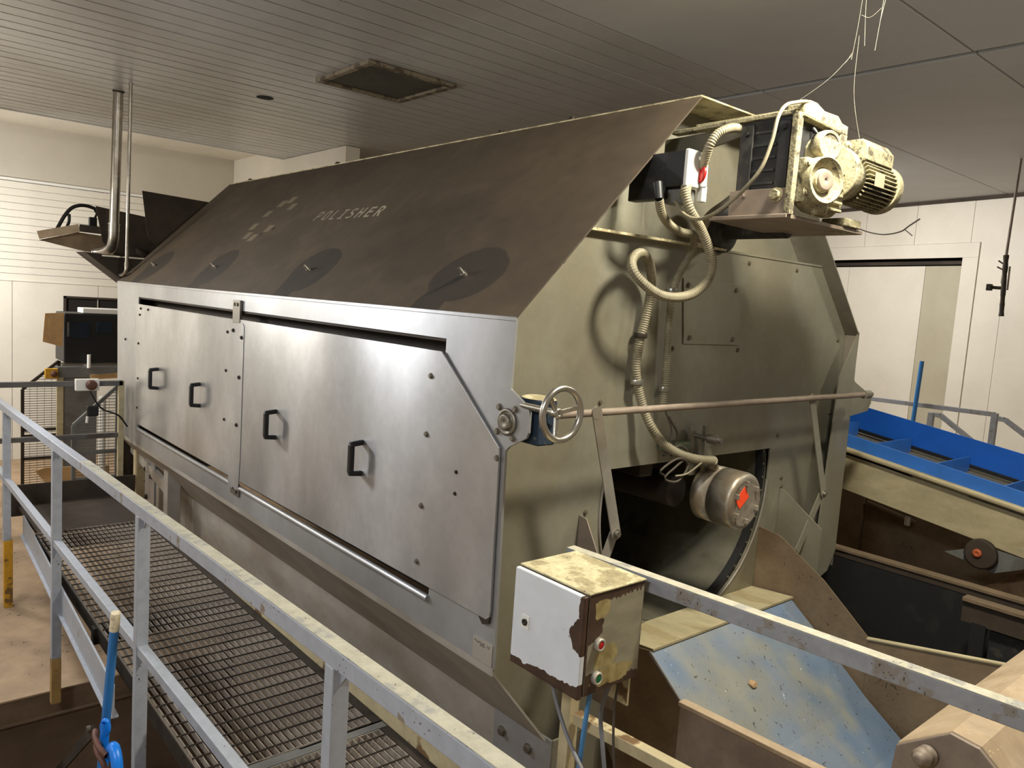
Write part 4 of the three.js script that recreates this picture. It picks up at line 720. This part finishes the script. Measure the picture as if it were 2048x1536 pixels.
// control box
{
  const b = thing('control_box', 'white control box with peeling paint and red and green buttons', 'control box', [-1.95, 1.37, -2.09]);
  const X0 = -2.13, X1 = -1.765, Y0 = 1.375, Y1 = 1.752, Zb = -2.255, Zf = -1.957;
  const paintTex = (w, h, fn, nm) => { const t = tex(w, h, fn, true, 1); t.repeat.set(1, 1); t.wrapS = t.wrapT = THREE.ClampToEdgeWrapping; return t; };
  const rust = (u, v) => { const n = fbm(u, v, 8, 8, 4, 131); return mix([54, 38, 30], [84, 62, 46], n); };
  const doorT = paintTex(512, 512, (u, v) => {
    const n = fbm(u, v, 14, 14, 5, 133), n2 = fbm(u, v, 4, 4, 3, 137);
    let bare = sm(0, 0.006, 0.075 + 0.10 * (u > 0.3 ? (u - 0.3) * 0.9 : 0) + 0.09 * (n - 0.5) - v);
    const dx = (u - 1.0) / 0.17, dy = (v - 0.60) / 0.17; bare = Math.max(bare, 1 - sm(0.96, 1.0, dx * dx + dy * dy + 1.1 * (n - 0.5)));
    const ex = (u - 1.0) / 0.07, ey = (v - 0.88) / 0.14; bare = Math.max(bare, 1 - sm(0.96, 1.0, ex * ex + ey * ey + 1.2 * (n - 0.5)));
    let c = mix([222, 226, 230], [206, 209, 212], n2); const q = vnoise(u * 60, v * 60, 60, 60, 139); if (q > 0.985) c = [70, 60, 52];
    return mix(c, rust(u, v), bare);
  });
  const sideT = paintTex(512, 512, (u, v) => {
    const n = fbm(u, v, 12, 12, 5, 141), n2 = fbm(u, v, 3, 9, 4, 145), n4 = fbm(u, v, 30, 4, 3, 151);
    let bare = sm(0, 0.008, v - (0.90 - 0.02 + 0.10 * (n4 - 0.5) + 0.06 * u));
    bare = Math.max(bare, sm(0, 0.01, 0.26 * sm(0.45, 0.62, v) * (1 - sm(0.86, 0.95, v) * 0.2) + 0.2 * (n - 0.5) - u));
    bare = Math.max(bare, sm(0, 0.01, 0.07 + 0.14 * (1 - sm(0.25, 0.42, u)) + 0.12 * (n - 0.5) - v));
    let c = mix([158, 152, 130], [124, 118, 98], n2);
    const foam = (cx, cy, rx, ry) => { const a = (u - cx) / rx, d = (v - cy) / ry; return 1 - sm(0.9, 1.0, a * a + d * d + 1.3 * (n - 0.5)); };
    const f = Math.max(foam(0.22, 0.84, 0.14, 0.10), foam(0.34, 0.34, 0.22, 0.13), foam(0.5, 0.13, 0.4, 0.10));
    c = mix(mix(c, rust(u, v), bare), mix([178, 164, 112], [136, 118, 70], n * 1.6 - 0.3), f * 0.9);
    return c;
  });
  obj('cabinet', box(X0, X1, Y0, Y1, Zb, Zf, 0.004), mat({ map: grime([92, 78, 62], { patch: [58, 42, 32], amt: 0.7, f: 8, s: 143, metres: 0.3 }), roughness: 0.7 }), b);
  const side = obj('side_face', new THREE.PlaneGeometry(1, 1).scale(Zf - Zb - 0.012, Y1 - Y0 - 0.01, 1).rotateY(Math.PI / 2).translate(X1 + 0.0008, (Y0 + Y1) / 2, (Zb + Zf) / 2), mat({ map: sideT, roughness: 0.6, bumpMap: sideT, bumpScale: 0.001 }), b, true);
  side.userData.label = 'peeling side face of the control box';
  const top = obj('top_cover', plate('y', [[X0 - 0.002, Zf + 0.004], [X1 + 0.004, Zf + 0.004], [X1 + 0.004, Zb - 0.001], [X0 - 0.002, Zb - 0.001]], Y1 - 0.001, 0.007, [], 0.002), M.dustCream, b);
  const dz = Zf + 0.006, dg = new RoundedBoxGeometry(X1 - X0 + 0.004, Y1 - Y0 + 0.002, 0.022, 2, 0.006);
  { const p = dg.attributes.position, u = dg.attributes.uv; for (let i = 0; i < p.count; i++) u.setXY(i, p.getX(i) / (X1 - X0 + 0.004) + 0.5, p.getY(i) / (Y1 - Y0 + 0.002) + 0.5); }
  const door = obj('door', dg.translate((X0 + X1) / 2, (Y0 + Y1) / 2 - 0.004, dz + 0.011), mat({ map: doorT, roughness: 0.45 }), b, true);
  obj('lock_plate', box(-2.075, -2.035, 1.53, 1.582, dz + 0.021, dz + 0.025, 0.0015), M.white, door);
  obj('lock', lathe([[0.001, 0], [0.012, 0], [0.013, 0.006], [0.006, 0.007], [0.005, 0.001], [0.001, 0.001]], [-2.055, 1.556, dz + 0.025], [0, 0, 1], 20), M.boltDark, door);
  for (const [y, m, n] of [[1.562, M.red, 'red button'], [1.437, M.green, 'green button']]) {
    const r = obj('button_ring', lathe([[0.001, 0], [0.024, 0], [0.024, 0.016], [0.021, 0.02], [0.0155, 0.02], [0.0145, 0.014], [0.001, 0.014]], [X1, y, -2.015], [1, 0, 0], 28), M.buttonRim, b);
    obj('button', lathe([[0.001, 0.012], [0.0145, 0.012], [0.0145, 0.017], [0.012, 0.019], [0.001, 0.0195]], [X1, y, -2.015], [1, 0, 0], 28), m, r).userData.label = n;
  }
}
tag(obj('cable', tube([[-1.785, 1.38, -2.02], [-1.80, 1.22, -2.02], [-1.82, 1.05, -2.03], [-1.86, 0.7, -2.05], [-1.9, 0.3, -2.06]], 0.0095, 10), M.cableBlue), 'blue cable dropping from the bottom of the control box', 'cable');
tag(obj('cable', tube([[-1.97, 1.38, -2.0], [-1.955, 1.32, -2.0], [-1.90, 1.22, -2.0], [-1.83, 1.15, -1.99], [-1.75, 1.09, -1.98], [-1.6, 0.9, -1.98], [-1.45, 0.5, -1.97]], 0.0075, 10), M.cableGrey), 'grey cable curving to the right below the control box', 'cable');
tag(obj('cable', tube([[-1.80, 1.38, -2.16], [-1.825, 1.30, -2.15], [-1.83, 1.22, -2.14], [-1.80, 1.12, -2.13], [-1.75, 0.9, -2.12], [-1.74, 0.5, -2.1]], 0.0085, 10), M.cableGrey), 'first dark grey cable behind the blue cable below the control box', 'cable');
tag(obj('cable', tube([[-1.785, 1.38, -2.18], [-1.80, 1.28, -2.18], [-1.79, 1.20, -2.17], [-1.77, 1.10, -2.16], [-1.7, 0.8, -2.14], [-1.69, 0.5, -2.12]], 0.005, 8), M.wire), 'thin brown cable hanging right of the others below the control box', 'cable');

// ---------- sunken bin, broom handles ----------
{
  const b = thing('steel_bin', 'brown open steel bin sunk into the floor under the walkway edge', 'bin', [-3.6, -1.05, -1.4]);
  obj('bin_wall', box(-5.568, -5.55, -1.05, -0.002, -2.0, 0.61), M.binBrown, b);
  obj('bin_wall', box(-5.55, -1.62, -1.05, -0.002, 0.592, 0.61), M.binBrown, b);
  obj('bin_wall', box(-5.55, -1.62, -1.05, -0.002, -2.018, -2.0), M.binBrown, b);
  obj('bin_wall', box(-1.62, -1.602, -1.05, -0.002, -2.0, 0.592), M.binBrown, b);
  obj('base', box(-5.56, -1.61, -1.07, -1.05, -2.01, 0.60), M.binBrown, b);
  obj('rim', box(-5.60, -5.545, 0.001, 0.012, -2.0, 0.61), M.floor, b);
  obj('ledge', box(-5.55, -5.525, -0.16, -0.15, -2.0, 0.59), M.binBrown, b);
}
tag(obj('pebble', new THREE.IcosahedronGeometry(0.035, 2).scale(1, 0.6, 0.8).translate(-4.9, -1.03, -1.18), M.white), 'small white lump lying in the sunken steel bin', 'pebble');
{
  const p = thing('blue_pole', 'blue broom pole with a cream end cap standing outside the railing', 'pole', [-3.2, -0.9, -0.75]);
  const a = V(-3.04, 1.495, -0.75), d = V(-3.23, 0.6, -0.74);
  const dir = new THREE.Vector3().subVectors(d, a).normalize();
  obj('handle', rod(a.clone().addScaledVector(dir, 0.07), a.clone().addScaledVector(dir, 2.3), 0.0165, 0.018, 18), M.bluePole, p);
  obj('end_cap', [rod(a.clone().addScaledVector(dir, 0.012), a.clone().addScaledVector(dir, 0.075), 0.0175, 0.0175, 18), rod(a, a.clone().addScaledVector(dir, 0.012), 0.0165, 0.0175, 18)], mat({ map: grime([220, 208, 178], { patch: [160, 140, 104], amt: 0.6, f: 8, s: 161, metres: 0.1 }), roughness: 0.6 }), p);
  const s = thing('scraper', 'bright blue plastic hand scraper tied to the blue pole', 'scraper', [-3.05, 0.5, -0.72]);
  obj('grip', tube([[-3.045, 0.6, -0.72], [-3.035, 0.85, -0.715], [-3.03, 1.0, -0.715], [-3.022, 1.065, -0.715], [-3.02, 1.085, -0.715]], 0.0155, 14), M.blueBright, s);
  obj('loop', new THREE.TorusGeometry(0.028, 0.009, 10, 24).scale(0.55, 1, 1).rotateY(0.8).translate(-3.022, 1.06, -0.715), M.blueBright, s);
  const c = thing('plastic_hook', 'bright blue curved plastic hook beside the scraper', 'hook', [-2.93, 0.5, -0.72]);
  obj('hook_arm', tube([[-2.955, 0.975, -0.72], [-2.942, 1.018, -0.72], [-2.915, 1.03, -0.72], [-2.885, 1.01, -0.72], [-2.865, 0.965, -0.72], [-2.862, 0.9, -0.72], [-2.87, 0.6, -0.72]], 0.0205, 14), M.blueBright, c);
  const t = thing('cord', 'dark brown cord tying the blue pole and scraper together', 'cord', [-3.0, 0.98, -0.72]);
  obj('strand', tube([[-3.09, 1.02, -0.695], [-3.04, 1.02, -0.685], [-2.98, 1.01, -0.685], [-2.93, 1.0, -0.70]], 0.011, 8), M.dialBrown, t);
  obj('strand', tube([[-3.05, 0.985, -0.69], [-3.0, 0.98, -0.685], [-2.95, 0.97, -0.69], [-2.93, 0.93, -0.70], [-2.935, 0.85, -0.71]], 0.011, 8), M.dialBrown, t);
}

// ---------- far left: pipes, infeed, guards, cabinet ----------
{
  const p = thing('drain_pipe', 'thick polished steel pipe with elbow dropping from the ceiling', 'pipe', [-8.95, 3.0, -2.12]);
  obj('pipe', rod([-8.95, 3.24, -2.14], [-8.85, CY + 0.02, -2.14], 0.048, 0.048, 28), M.pipe, p);
  obj('coupling', [rod([-8.953, 3.20, -2.14], [-8.948, 3.265, -2.14], 0.054, 0.054, 28), rod([-8.948, 3.268, -2.14], [-8.947, 3.285, -2.14], 0.057, 0.057, 28)], M.steel, p);
  obj('elbow', tube([[-8.953, 3.22, -2.14], [-8.965, 3.12, -2.14], [-9.02, 3.03, -2.13], [-9.16, 2.99, -2.10], [-9.30, 2.975, -2.06]], 0.052, 24), M.pipe, p);
  obj('flange', rod([-9.29, 2.976, -2.062], [-9.305, 2.975, -2.058], 0.058, 0.058, 24), M.steel, p);
  obj('ceiling_collar', rod([-8.852, CY - 0.01, -2.14], [-8.85, CY + 0.005, -2.14], 0.056, 0.056, 28), M.boltDark, p);
  const q = thing('water_pipe', 'thin steel water pipe beside the drain pipe ending on the hood', 'pipe', [-8.45, 2.8, -2.14]);
  obj('pipe', rod([-8.47, 2.86, -2.145], [-8.36, CY + 0.02, -2.13], 0.017, 0.017, 18), M.pipe, q);
  obj('fitting', rod([-8.472, 2.84, -2.145], [-8.468, 2.885, -2.145], 0.024, 0.024, 8), M.steel, q);
  obj('bend', tube([[-8.47, 2.86, -2.145], [-8.475, 2.80, -2.14], [-8.53, 2.765, -2.13], [-8.64, 2.755, -2.12], [-8.74, 2.765, -2.10], [-8.79, 2.80, -2.09], [-8.80, 2.87, -2.08]], 0.017, 14), M.pipe, q);
  obj('nozzle_rod', rod([-8.80, 2.86, -2.08], [-8.74, 2.95, -2.12], 0.008, 0.008, 8), M.steel, q);
}
{
  const h = thing('infeed_hopper', 'dark flared sheet metal infeed hopper behind the far end of the hood', 'hopper', [-9.2, 2.6, -2.6]);
  obj('flare_plate', plate('x', [[-2.36, 3.64], [-3.1, 3.61], [-3.1, 3.0], [-2.62, 2.98], [-2.42, 3.18]], -8.78, 0.01), M.darkBrown, h);
  obj('rear_plate', plate('x', [[-2.05, 3.47], [-2.7, 3.40], [-2.9, 2.9], [-2.3, 2.9], [-2.12, 3.1]], -9.34, 0.01), M.darkBrown, h);
  obj('funnel', plate('x', [[-1.80, 2.96], [-2.6, 2.93], [-2.6, 2.64], [-2.19, 2.67]], -9.02, 0.4), M.darkBrown, h);
  obj('edge_strip', box(-8.61, -8.60, 2.93, 2.945, -2.42, -1.95), M.steel, h);
  const t = thing('infeed_tray', 'brown edged infeed tray sticking out left of the pipes', 'tray', [-9.8, 3.0, -2.0]);
  obj('tray_end', seg([-9.62, 3.118, -1.565], [-9.60, 3.235, -1.95], 0.02, 0.085, 0.004), M.beigeDrum, t);
  obj('tray_side', seg([-9.6, 3.235, -1.95], [-9.5, 3.22, -2.5], 0.02, 0.08, 0.004), M.darkBrown, t);
  obj('tray_bed', plate('x', [[-1.58, 3.07], [-1.95, 3.19], [-2.5, 3.16], [-2.55, 2.93], [-1.95, 3.0]], -9.66, 0.012), M.brown, t);
  obj('arm', seg([-9.62, 3.15, -2.45], [-9.1, 2.95, -2.5], 0.05, 0.05), M.darkBrown, t);
  obj('sensor', [box(-9.72, -9.66, 3.26, 3.37, -2.14, -2.06, 0.01)], M.black, t);
  const hs = tag(obj('hose', tube([[-9.68, 3.20, -1.75], [-9.7, 3.28, -1.79], [-9.7, 3.36, -1.83], [-9.7, 3.45, -1.90], [-9.7, 3.485, -1.98], [-9.7, 3.485, -2.06], [-9.7, 3.455, -2.15], [-9.7, 3.40, -2.25], [-9.66, 3.33, -2.35]], 0.019, 12), M.black), 'black hose arching over the infeed tray', 'hose');
  obj('branch', tube([[-9.68, 3.22, -1.84], [-9.7, 3.30, -1.87], [-9.7, 3.38, -1.87]], 0.016, 10), M.black, hs);
  obj('branch', tube([[-9.7, 3.45, -2.12], [-9.7, 3.42, -2.14], [-9.69, 3.36, -2.12]], 0.012, 10), M.black, hs);
}
function guard(name, label, x, zl, zr, y0, yl, yr, mm, rails, dz = 0) {   // mesh guard panel in a plane x with a slanting top
  const g = thing(name, label, 'guard', [x, y0, (zl + zr) / 2]);
  const fr = 0.035, bar = (a, b) => seg([x, a[1], a[0]], [x, b[1], b[0]], fr, fr, 0.003);
  const zk = zl - (zl - zr) * dz;
  obj('frame_bar', bar([zl, y0], [zl, yl]), mm, g);
  obj('frame_bar', bar([zl, yl], [zr, yr]), mm, g);
  obj('frame_bar', bar([zr, y0], [zr, yr]), mm, g);
  for (const y of rails) obj('cross_bar', bar([zl, y], [zr, y]), mm, g);
  const w = [];
  for (let y = y0 + 0.03; y < yr; y += 0.03) { const z0 = y > yl ? zl + (zr - zl) * (y - yl) / (yr - yl) : zl; w.push(box(x - 0.003, x + 0.003, y - 0.003, y + 0.003, zr, z0)); }
  for (let k = 1; k < 5; k++) { const z = zl + (zr - zl) * k / 5; w.push(box(x - 0.0015, x + 0.0015, y0, yl + (yr - yl) * k / 5, z - 0.0015, z + 0.0015)); }
  tag(obj('wire_mesh', w, mm, g), null, null, null, 'stuff');
  return g;
}
guard('mesh_guard', 'black framed wire mesh guard standing against the far white wall', -11.0, -1.63, -2.02, 0.03, 1.29, 1.64, M.boltDark, [0.05, 0.42, 0.70, 0.78]);
guard('mesh_guard', 'grey framed wire mesh guard with slanting top beside the machine corner', -8.35, -1.66, -2.05, 0.72, 1.28, 1.66, M.greySteel, [0.74, 1.0]);
{
  const c = thing('control_cabinet', 'black machine with an open brown flap on a grey column by the far wall', 'machine', [-11, 0, -2.35]);
  obj('column', box(-11.25, -10.95, 0, 1.50, -2.44, -2.04, 0.01), M.greySteel, c);
  obj('column_side', box(-10.97, -10.93, 0, 1.44, -2.06, -1.985, 0.004), M.creamSteel, c);
  obj('top_beam', box(-11.25, -10.93, 1.43, 1.575, -2.9, -1.99, 0.01), M.greySteel, c);
  obj('timber', seg([-10.93, 1.44, -2.36], [-10.93, 1.47, -2.9], 0.06, 0.06), M.cardboard, c);
  obj('body', [box(-11.5, -10.98, 1.62, 2.24, -2.9, -2.07, 0.015)], M.black, c);
  obj('screen', box(-10.985, -10.97, 1.93, 2.12, -2.36, -2.12, 0.004), M.screen, c);
  obj('screen', box(-10.985, -10.97, 2.0, 2.14, -2.62, -2.44, 0.004), M.screen, c);
  obj('label_strip', box(-10.982, -10.968, 1.95, 2.13, -2.125, -2.105), M.greySteel, c);
  obj('base_strip', box(-11.2, -10.96, 1.578, 1.60, -2.9, -2.05), M.steel, c);
  obj('flap', plate('x', [[-1.86, 2.23], [-2.065, 2.245], [-2.05, 1.82], [-1.835, 1.88]], -10.97, 0.015), M.cardboard, c);
  obj('lamp_head', box(-11.3, -11.0, 2.245, 2.31, -2.9, -2.28, 0.01), M.white, c);
  obj('white_tube', rod([-10.90, 1.56, -2.335], [-10.90, 1.73, -2.335], 0.022, 0.022, 12), M.white, c);
  obj('yellow_switch', box(-10.93, -10.88, 1.43, 1.555, -1.99, -1.85, 0.006), M.yellow, c);
  obj('knob', lathe([[0.001, 0], [0.04, 0], [0.036, 0.03], [0.001, 0.032]], [-10.88, 1.49, -1.945], [1, 0, 0]), M.dialBrown, c);
}
tag(obj('standpipe', rod([-9.3, 0, -2.13], [-9.3, 1.42, -2.13], 0.035, 0.035, 18), M.white), 'white upright pipe between the grey column and the machine corner', 'pipe');
tag(obj('board', plate('x', [[-1.52, 0.60], [-1.62, 0.63], [-2.25, 0.60], [-2.25, 0.0], [-1.95, 0.0]], -9.5, 0.02), M.cardboard), 'brown wooden board leaning behind the mesh guard', 'board');
tag(obj('guard_post', rod([-9.6, 0, -0.98], [-9.6, 1.15, -0.98], 0.06, 0.06, 18), M.yellow), 'yellow guard post at the left edge beyond the walkway end', 'post');

// ---------- right: conveyors, handrail, hanging valve ----------
{
  const c = thing('blue_conveyor', 'inclined blue flighted belt conveyor behind the machine', 'conveyor', [-2.5, 0, -6.4]);
  const sl = -0.147, Y = (x, y) => y + sl * (x + 2.5), XA = -6.2, XZ = 1.5;
  const bar = (z, y, w, h, m, n, bev = 0.003) => obj(n, seg([XA, Y(XA, y), z], [XZ, Y(XZ, y), z], w, h, bev), m, c);
  bar(-6.85, 1.845, 0.012, 0.205, M.blue, 'back_skirt');
  bar(-6.02, 1.787, 0.012, 0.105, M.bluePale, 'front_skirt');
  bar(-6.44, 1.68, 0.80, 0.02, M.greySteel, 'belt');
  bar(-6.84, 1.73, 0.02, 0.03, M.black, 'belt_seal');
  bar(-5.995, 1.722, 0.045, 0.045, M.creamSteel, 'edge_tube', 0.02);
  bar(-6.06, 1.55, 0.04, 0.31, M.creamSteel, 'side_beam');
  bar(-6.9, 1.55, 0.04, 0.3, M.creamSteel, 'side_beam');
  for (let x = -5.9; x < 1.3; x += 0.46) obj('flight', seg([x, Y(x, 1.75), -6.04], [x, Y(x, 1.75), -6.82], 0.012, 0.12), M.bluePale, c);
  for (const [x, z] of [[-4.6, -6.08], [-4.6, -6.86], [0.4, -6.08], [0.4, -6.86]]) obj('leg', box(x - 0.04, x + 0.04, 0, Y(x, 1.42), z - 0.04, z + 0.04), M.greySteel, c);
  const d = obj('pulley', lathe([[0.001, 0], [0.105, 0], [0.105, 0.03], [0.09, 0.035], [0.001, 0.035]], [-1.80, 1.225, -6.0], [0, 0, 1], 40), M.darkBrown, c);
  obj('pulley_hub', lathe([[0.001, 0.03], [0.03, 0.03], [0.03, 0.05], [0.02, 0.055], [0.008, 0.055], [0.006, 0.048], [0.001, 0.048]], [-1.815, 1.23, -6.0], [0, 0, 1], 24), mat({ color: 0xb45a34, roughness: 0.6 }), d);
  obj('pulley_arm', plate('z', [[-2.05, 1.16], [-1.80, 1.27], [-1.55, 1.25], [-1.55, 1.18], [-1.72, 1.10]], -6.06, 0.02), M.greySteel, c);
  obj('stub', rod([-2.33, 1.345, -6.05], [-2.33, 1.28, -6.05], 0.022, 0.022, 12), M.steel, c);
}
{
  const t = thing('trough_conveyor', 'black lined trough with brown edged rims right of the machine', 'conveyor', [-1.5, 0, -5.3]);
  obj('far_wall', box(-3.2, 1.5, 0.35, 1.11, -5.53, -5.51), M.rubber, t);
  obj('far_rim', box(-3.2, 1.5, 1.105, 1.128, -5.57, -5.49, 0.004), M.brown, t);
  obj('rim_skirt', box(-3.2, 1.5, 1.06, 1.105, -5.51, -5.505), M.darkBrown, t);
  obj('belt', box(-3.2, 1.5, 0.40, 0.42, -5.5, -4.45), M.rubber, t);
  obj('stay_beam', box(-1.62, 1.5, 1.12, 1.145, -5.24, -5.16, 0.004), M.brown, t);
  obj('stay_face', box(-1.62, 1.5, 0.99, 1.12, -5.20, -5.185), M.darkBrown, t);
  obj('stay_post', box(-1.56, -1.48, 0.42, 1.0, -5.22, -5.18), M.rubber, t);
  obj('inner_panel', box(-1.47, 1.2, 0.55, 0.985, -5.26, -5.24), M.gearBlack, t);
  for (const [x, z] of [[-2.9, -5.52], [0.8, -5.52], [0.8, -4.5]]) obj('leg', box(x - 0.04, x + 0.04, 0, 0.45, z - 0.04, z + 0.04), M.darkBrown, t);
  const b = thing('bin_wall', 'low brown partition behind the black trough', 'partition', [-3, 0, -7.2]);
  obj('partition_panel', box(-3.16, 1.6, 0, 1.28, -7.24, -7.2), M.brown, b);
  obj('partition_post', box(-3.46, -3.17, 0, 1.34, -7.26, -7.17, 0.004), M.brown, b);
  obj('ledge', seg([-3.14, 1.13, -7.18], [-2.7, 1.05, -7.18], 0.05, 0.02), M.brown, b);
}
{
  const g = new THREE.SphereGeometry(1, 40, 20, 0, 6.2832, 0, 1.57), p = g.attributes.position, q = V();
  for (let i = 0; i < p.count; i++) { q.fromBufferAttribute(p, i); const r = Math.hypot(q.x, q.z), n = fbm((q.x + 1) / 2, (q.z + 1) / 2, 6, 6, 4, 171); q.y = Math.max(0, (1 - r) * (0.85 + 0.4 * n)); p.setXYZ(i, q.x, q.y, q.z); }
  g.scale(1.5, 1.15, 0.55).translate(-1.5, 0.0, -6.55); g.computeVertexNormals();
  tag(obj('soil_heap', g, M.soil), 'heap of light brown soil under the blue conveyor', 'soil heap');
}
{
  const d = thing('drum_cover', 'beige eight sided drum cover with a bolted grey end cap', 'cover', [-0.78, 0, -3.8]);
  const oc = [[-0.97, 1.22], [-0.955, 1.39], [-0.80, 1.505], [-0.715, 1.495], [-0.60, 1.40], [-0.585, 1.20], [-0.68, 1.08], [-0.86, 1.08]];
  obj('cover_body', plate('z', oc, -5.4, 2.78, [], 0.004), M.beigeDrum, d);
  obj('end_cap', plate('z', oc.map(([x, y]) => [-0.778 + (x + 0.778) * 0.985, 1.29 + (y - 1.29) * 0.985]), -2.618, 0.016, [], 0.003), M.capGrey, d);
  obj('cap_bolt', lathe([[0.001, 0], [0.032, 0], [0.032, 0.012], [0.024, 0.012], [0.024, 0.026], [0.03, 0.028], [0.03, 0.046], [0.02, 0.05], [0.02, 0.06], [0.012, 0.068], [0.001, 0.068]], [-0.852, 1.405, -2.602], [-0.15, 0, 1], 24), M.capGrey, d);
  for (const z of [-2.75, -5.2]) obj('stand', box(-0.84, -0.72, 0, 1.1, z - 0.05, z + 0.05), M.darkBrown, d);
}
{
  const h = thing('grey_handrail', 'grey tubular handrail behind the blue conveyor', 'railing', [-3.5, 0, -9.5]);
  const b = (a, c, w = 0.05) => seg(a, c, w, w, 0.004);
  obj('rail', b([-5.6, 1.86, -9.5], [-2.90, 1.885, -9.5]), M.rail, h);
  obj('post', box(-2.93, -2.87, 0, 1.90, -9.53, -9.47, 0.004), M.rail, h);
  obj('rail', [b([-2.88, 1.845, -9.5], [-2.80, 1.845, -9.5]), b([-2.80, 1.845, -9.5], [-2.45, 1.62, -9.5]), b([-2.45, 1.62, -9.5], [-1.0, 0.6, -9.5])], M.rail, h);
  obj('post', box(-3.54, -3.48, 0, 1.82, -9.43, -9.37, 0.004), M.rail, h);
  obj('rail', [b([-3.51, 1.80, -9.4], [-3.41, 1.80, -9.4]), b([-3.41, 1.80, -9.4], [-2.95, 1.50, -9.4]), b([-2.95, 1.50, -9.4], [-1.7, 0.65, -9.4])], M.rail, h);
}
tag(obj('pole', rod([-3.70, 2.39, -9.45], [-3.70, 0.1, -9.3], 0.024, 0.024, 16), M.bluePole), 'bright blue pole standing upright by the grey handrail', 'pole');
{
  const r = thing('hanging_valve', 'rusty hanging pipe with a valve and drooping cobwebs by the right wall', 'valve', [-2.95, 3.1, -9.4]);
  obj('pipe', rod([-2.97, 3.30, -9.4], [-2.945, CY + 0.01, -9.4], 0.014, 0.014, 12), M.capGrey, r);
  const pr = []; for (let k = 0; k <= 26; k++) pr.push([0.018 + 0.014 * fbm(k / 26, 0.3, 13, 3, 3, 181), -0.02 - k * 0.025]);
  obj('valve_body', lathe(pr.reverse(), [-2.965, 3.62, -9.4], [-0.045, 1, 0], 12), M.boltDark, r);
  obj('handle', [rod([-2.975, 3.25, -9.4], [-3.07, 3.255, -9.4], 0.018, 0.018, 10), box(-3.11, -3.06, 3.22, 3.29, -9.43, -9.37, 0.006)], M.boltDark, r);
  obj('lever', seg([-2.97, 3.50, -9.4], [-3.03, 3.54, -9.4], 0.014, 0.014), M.boltDark, r);
  obj('lever', seg([-2.97, 3.44, -9.4], [-3.035, 3.475, -9.4], 0.014, 0.014), M.boltDark, r);
  obj('side_tube', rod([-2.915, 3.48, -9.4], [-2.91, 3.23, -9.4], 0.009, 0.009, 10), M.capGrey, r);
}
// cobwebs hanging from the ceiling in front of the motor
{
  const strands = [[[-1.83, 4.6, -3.5], [-1.81, 4.35, -3.5], [-1.82, 4.1, -3.5], [-1.835, 3.95, -3.5]], [[-1.80, 4.6, -3.5], [-1.80, 4.2, -3.51], [-1.78, 4.0, -3.5]], [[-1.72, 4.6, -3.5], [-1.715, 4.2, -3.5], [-1.73, 3.97, -3.5]], [[-1.835, 3.97, -3.5], [-1.90, 3.87, -3.45], [-1.99, 3.80, -3.42], [-2.05, 3.76, -3.4]], [[-1.81, 4.05, -3.5], [-1.815, 3.8, -3.52], [-1.78, 3.60, -3.55], [-1.77, 3.55, -3.56]], [[-1.81, 4.14, -3.5], [-1.77, 4.12, -3.5], [-1.72, 4.15, -3.5]], [[-1.835, 3.98, -3.5], [-1.86, 3.94, -3.5]], [[-1.66, 4.6, -3.5], [-1.69, 4.3, -3.5], [-1.72, 4.1, -3.5]]];
  const c = thing('cobweb', 'dusty white cobweb strands hanging from the ceiling above the motor', 'cobweb', [-1.8, CY, -3.5]);
  for (const s of strands) obj('strand', tube(s, 0.0006, 5, 0.05), M.web, c);
}
{
  const c = thing('cobweb', 'dark dusty cobweb threads clinging to the right wall above the door', 'cobweb', [-5.4, 3.9, -12.1]);
  obj('strand', onWall(tube([[WU(-6.0), 4.28, 0.012], [WU(-5.75), 4.20, 0.012], [WU(-5.5), 4.16, 0.012], [WU(-5.22), 4.20, 0.012], [WU(-5.13), 4.26, 0.012], [WU(-4.96), 4.36, 0.012]], 0.009, 6, 0.05)), M.wire, c);
  obj('strand', onWall(tube([[WU(-5.17), 4.21, 0.01], [WU(-5.05), 4.12, 0.01]], 0.006, 6, 0.05)), M.wire, c);
}
renderer.render(scene, camera);
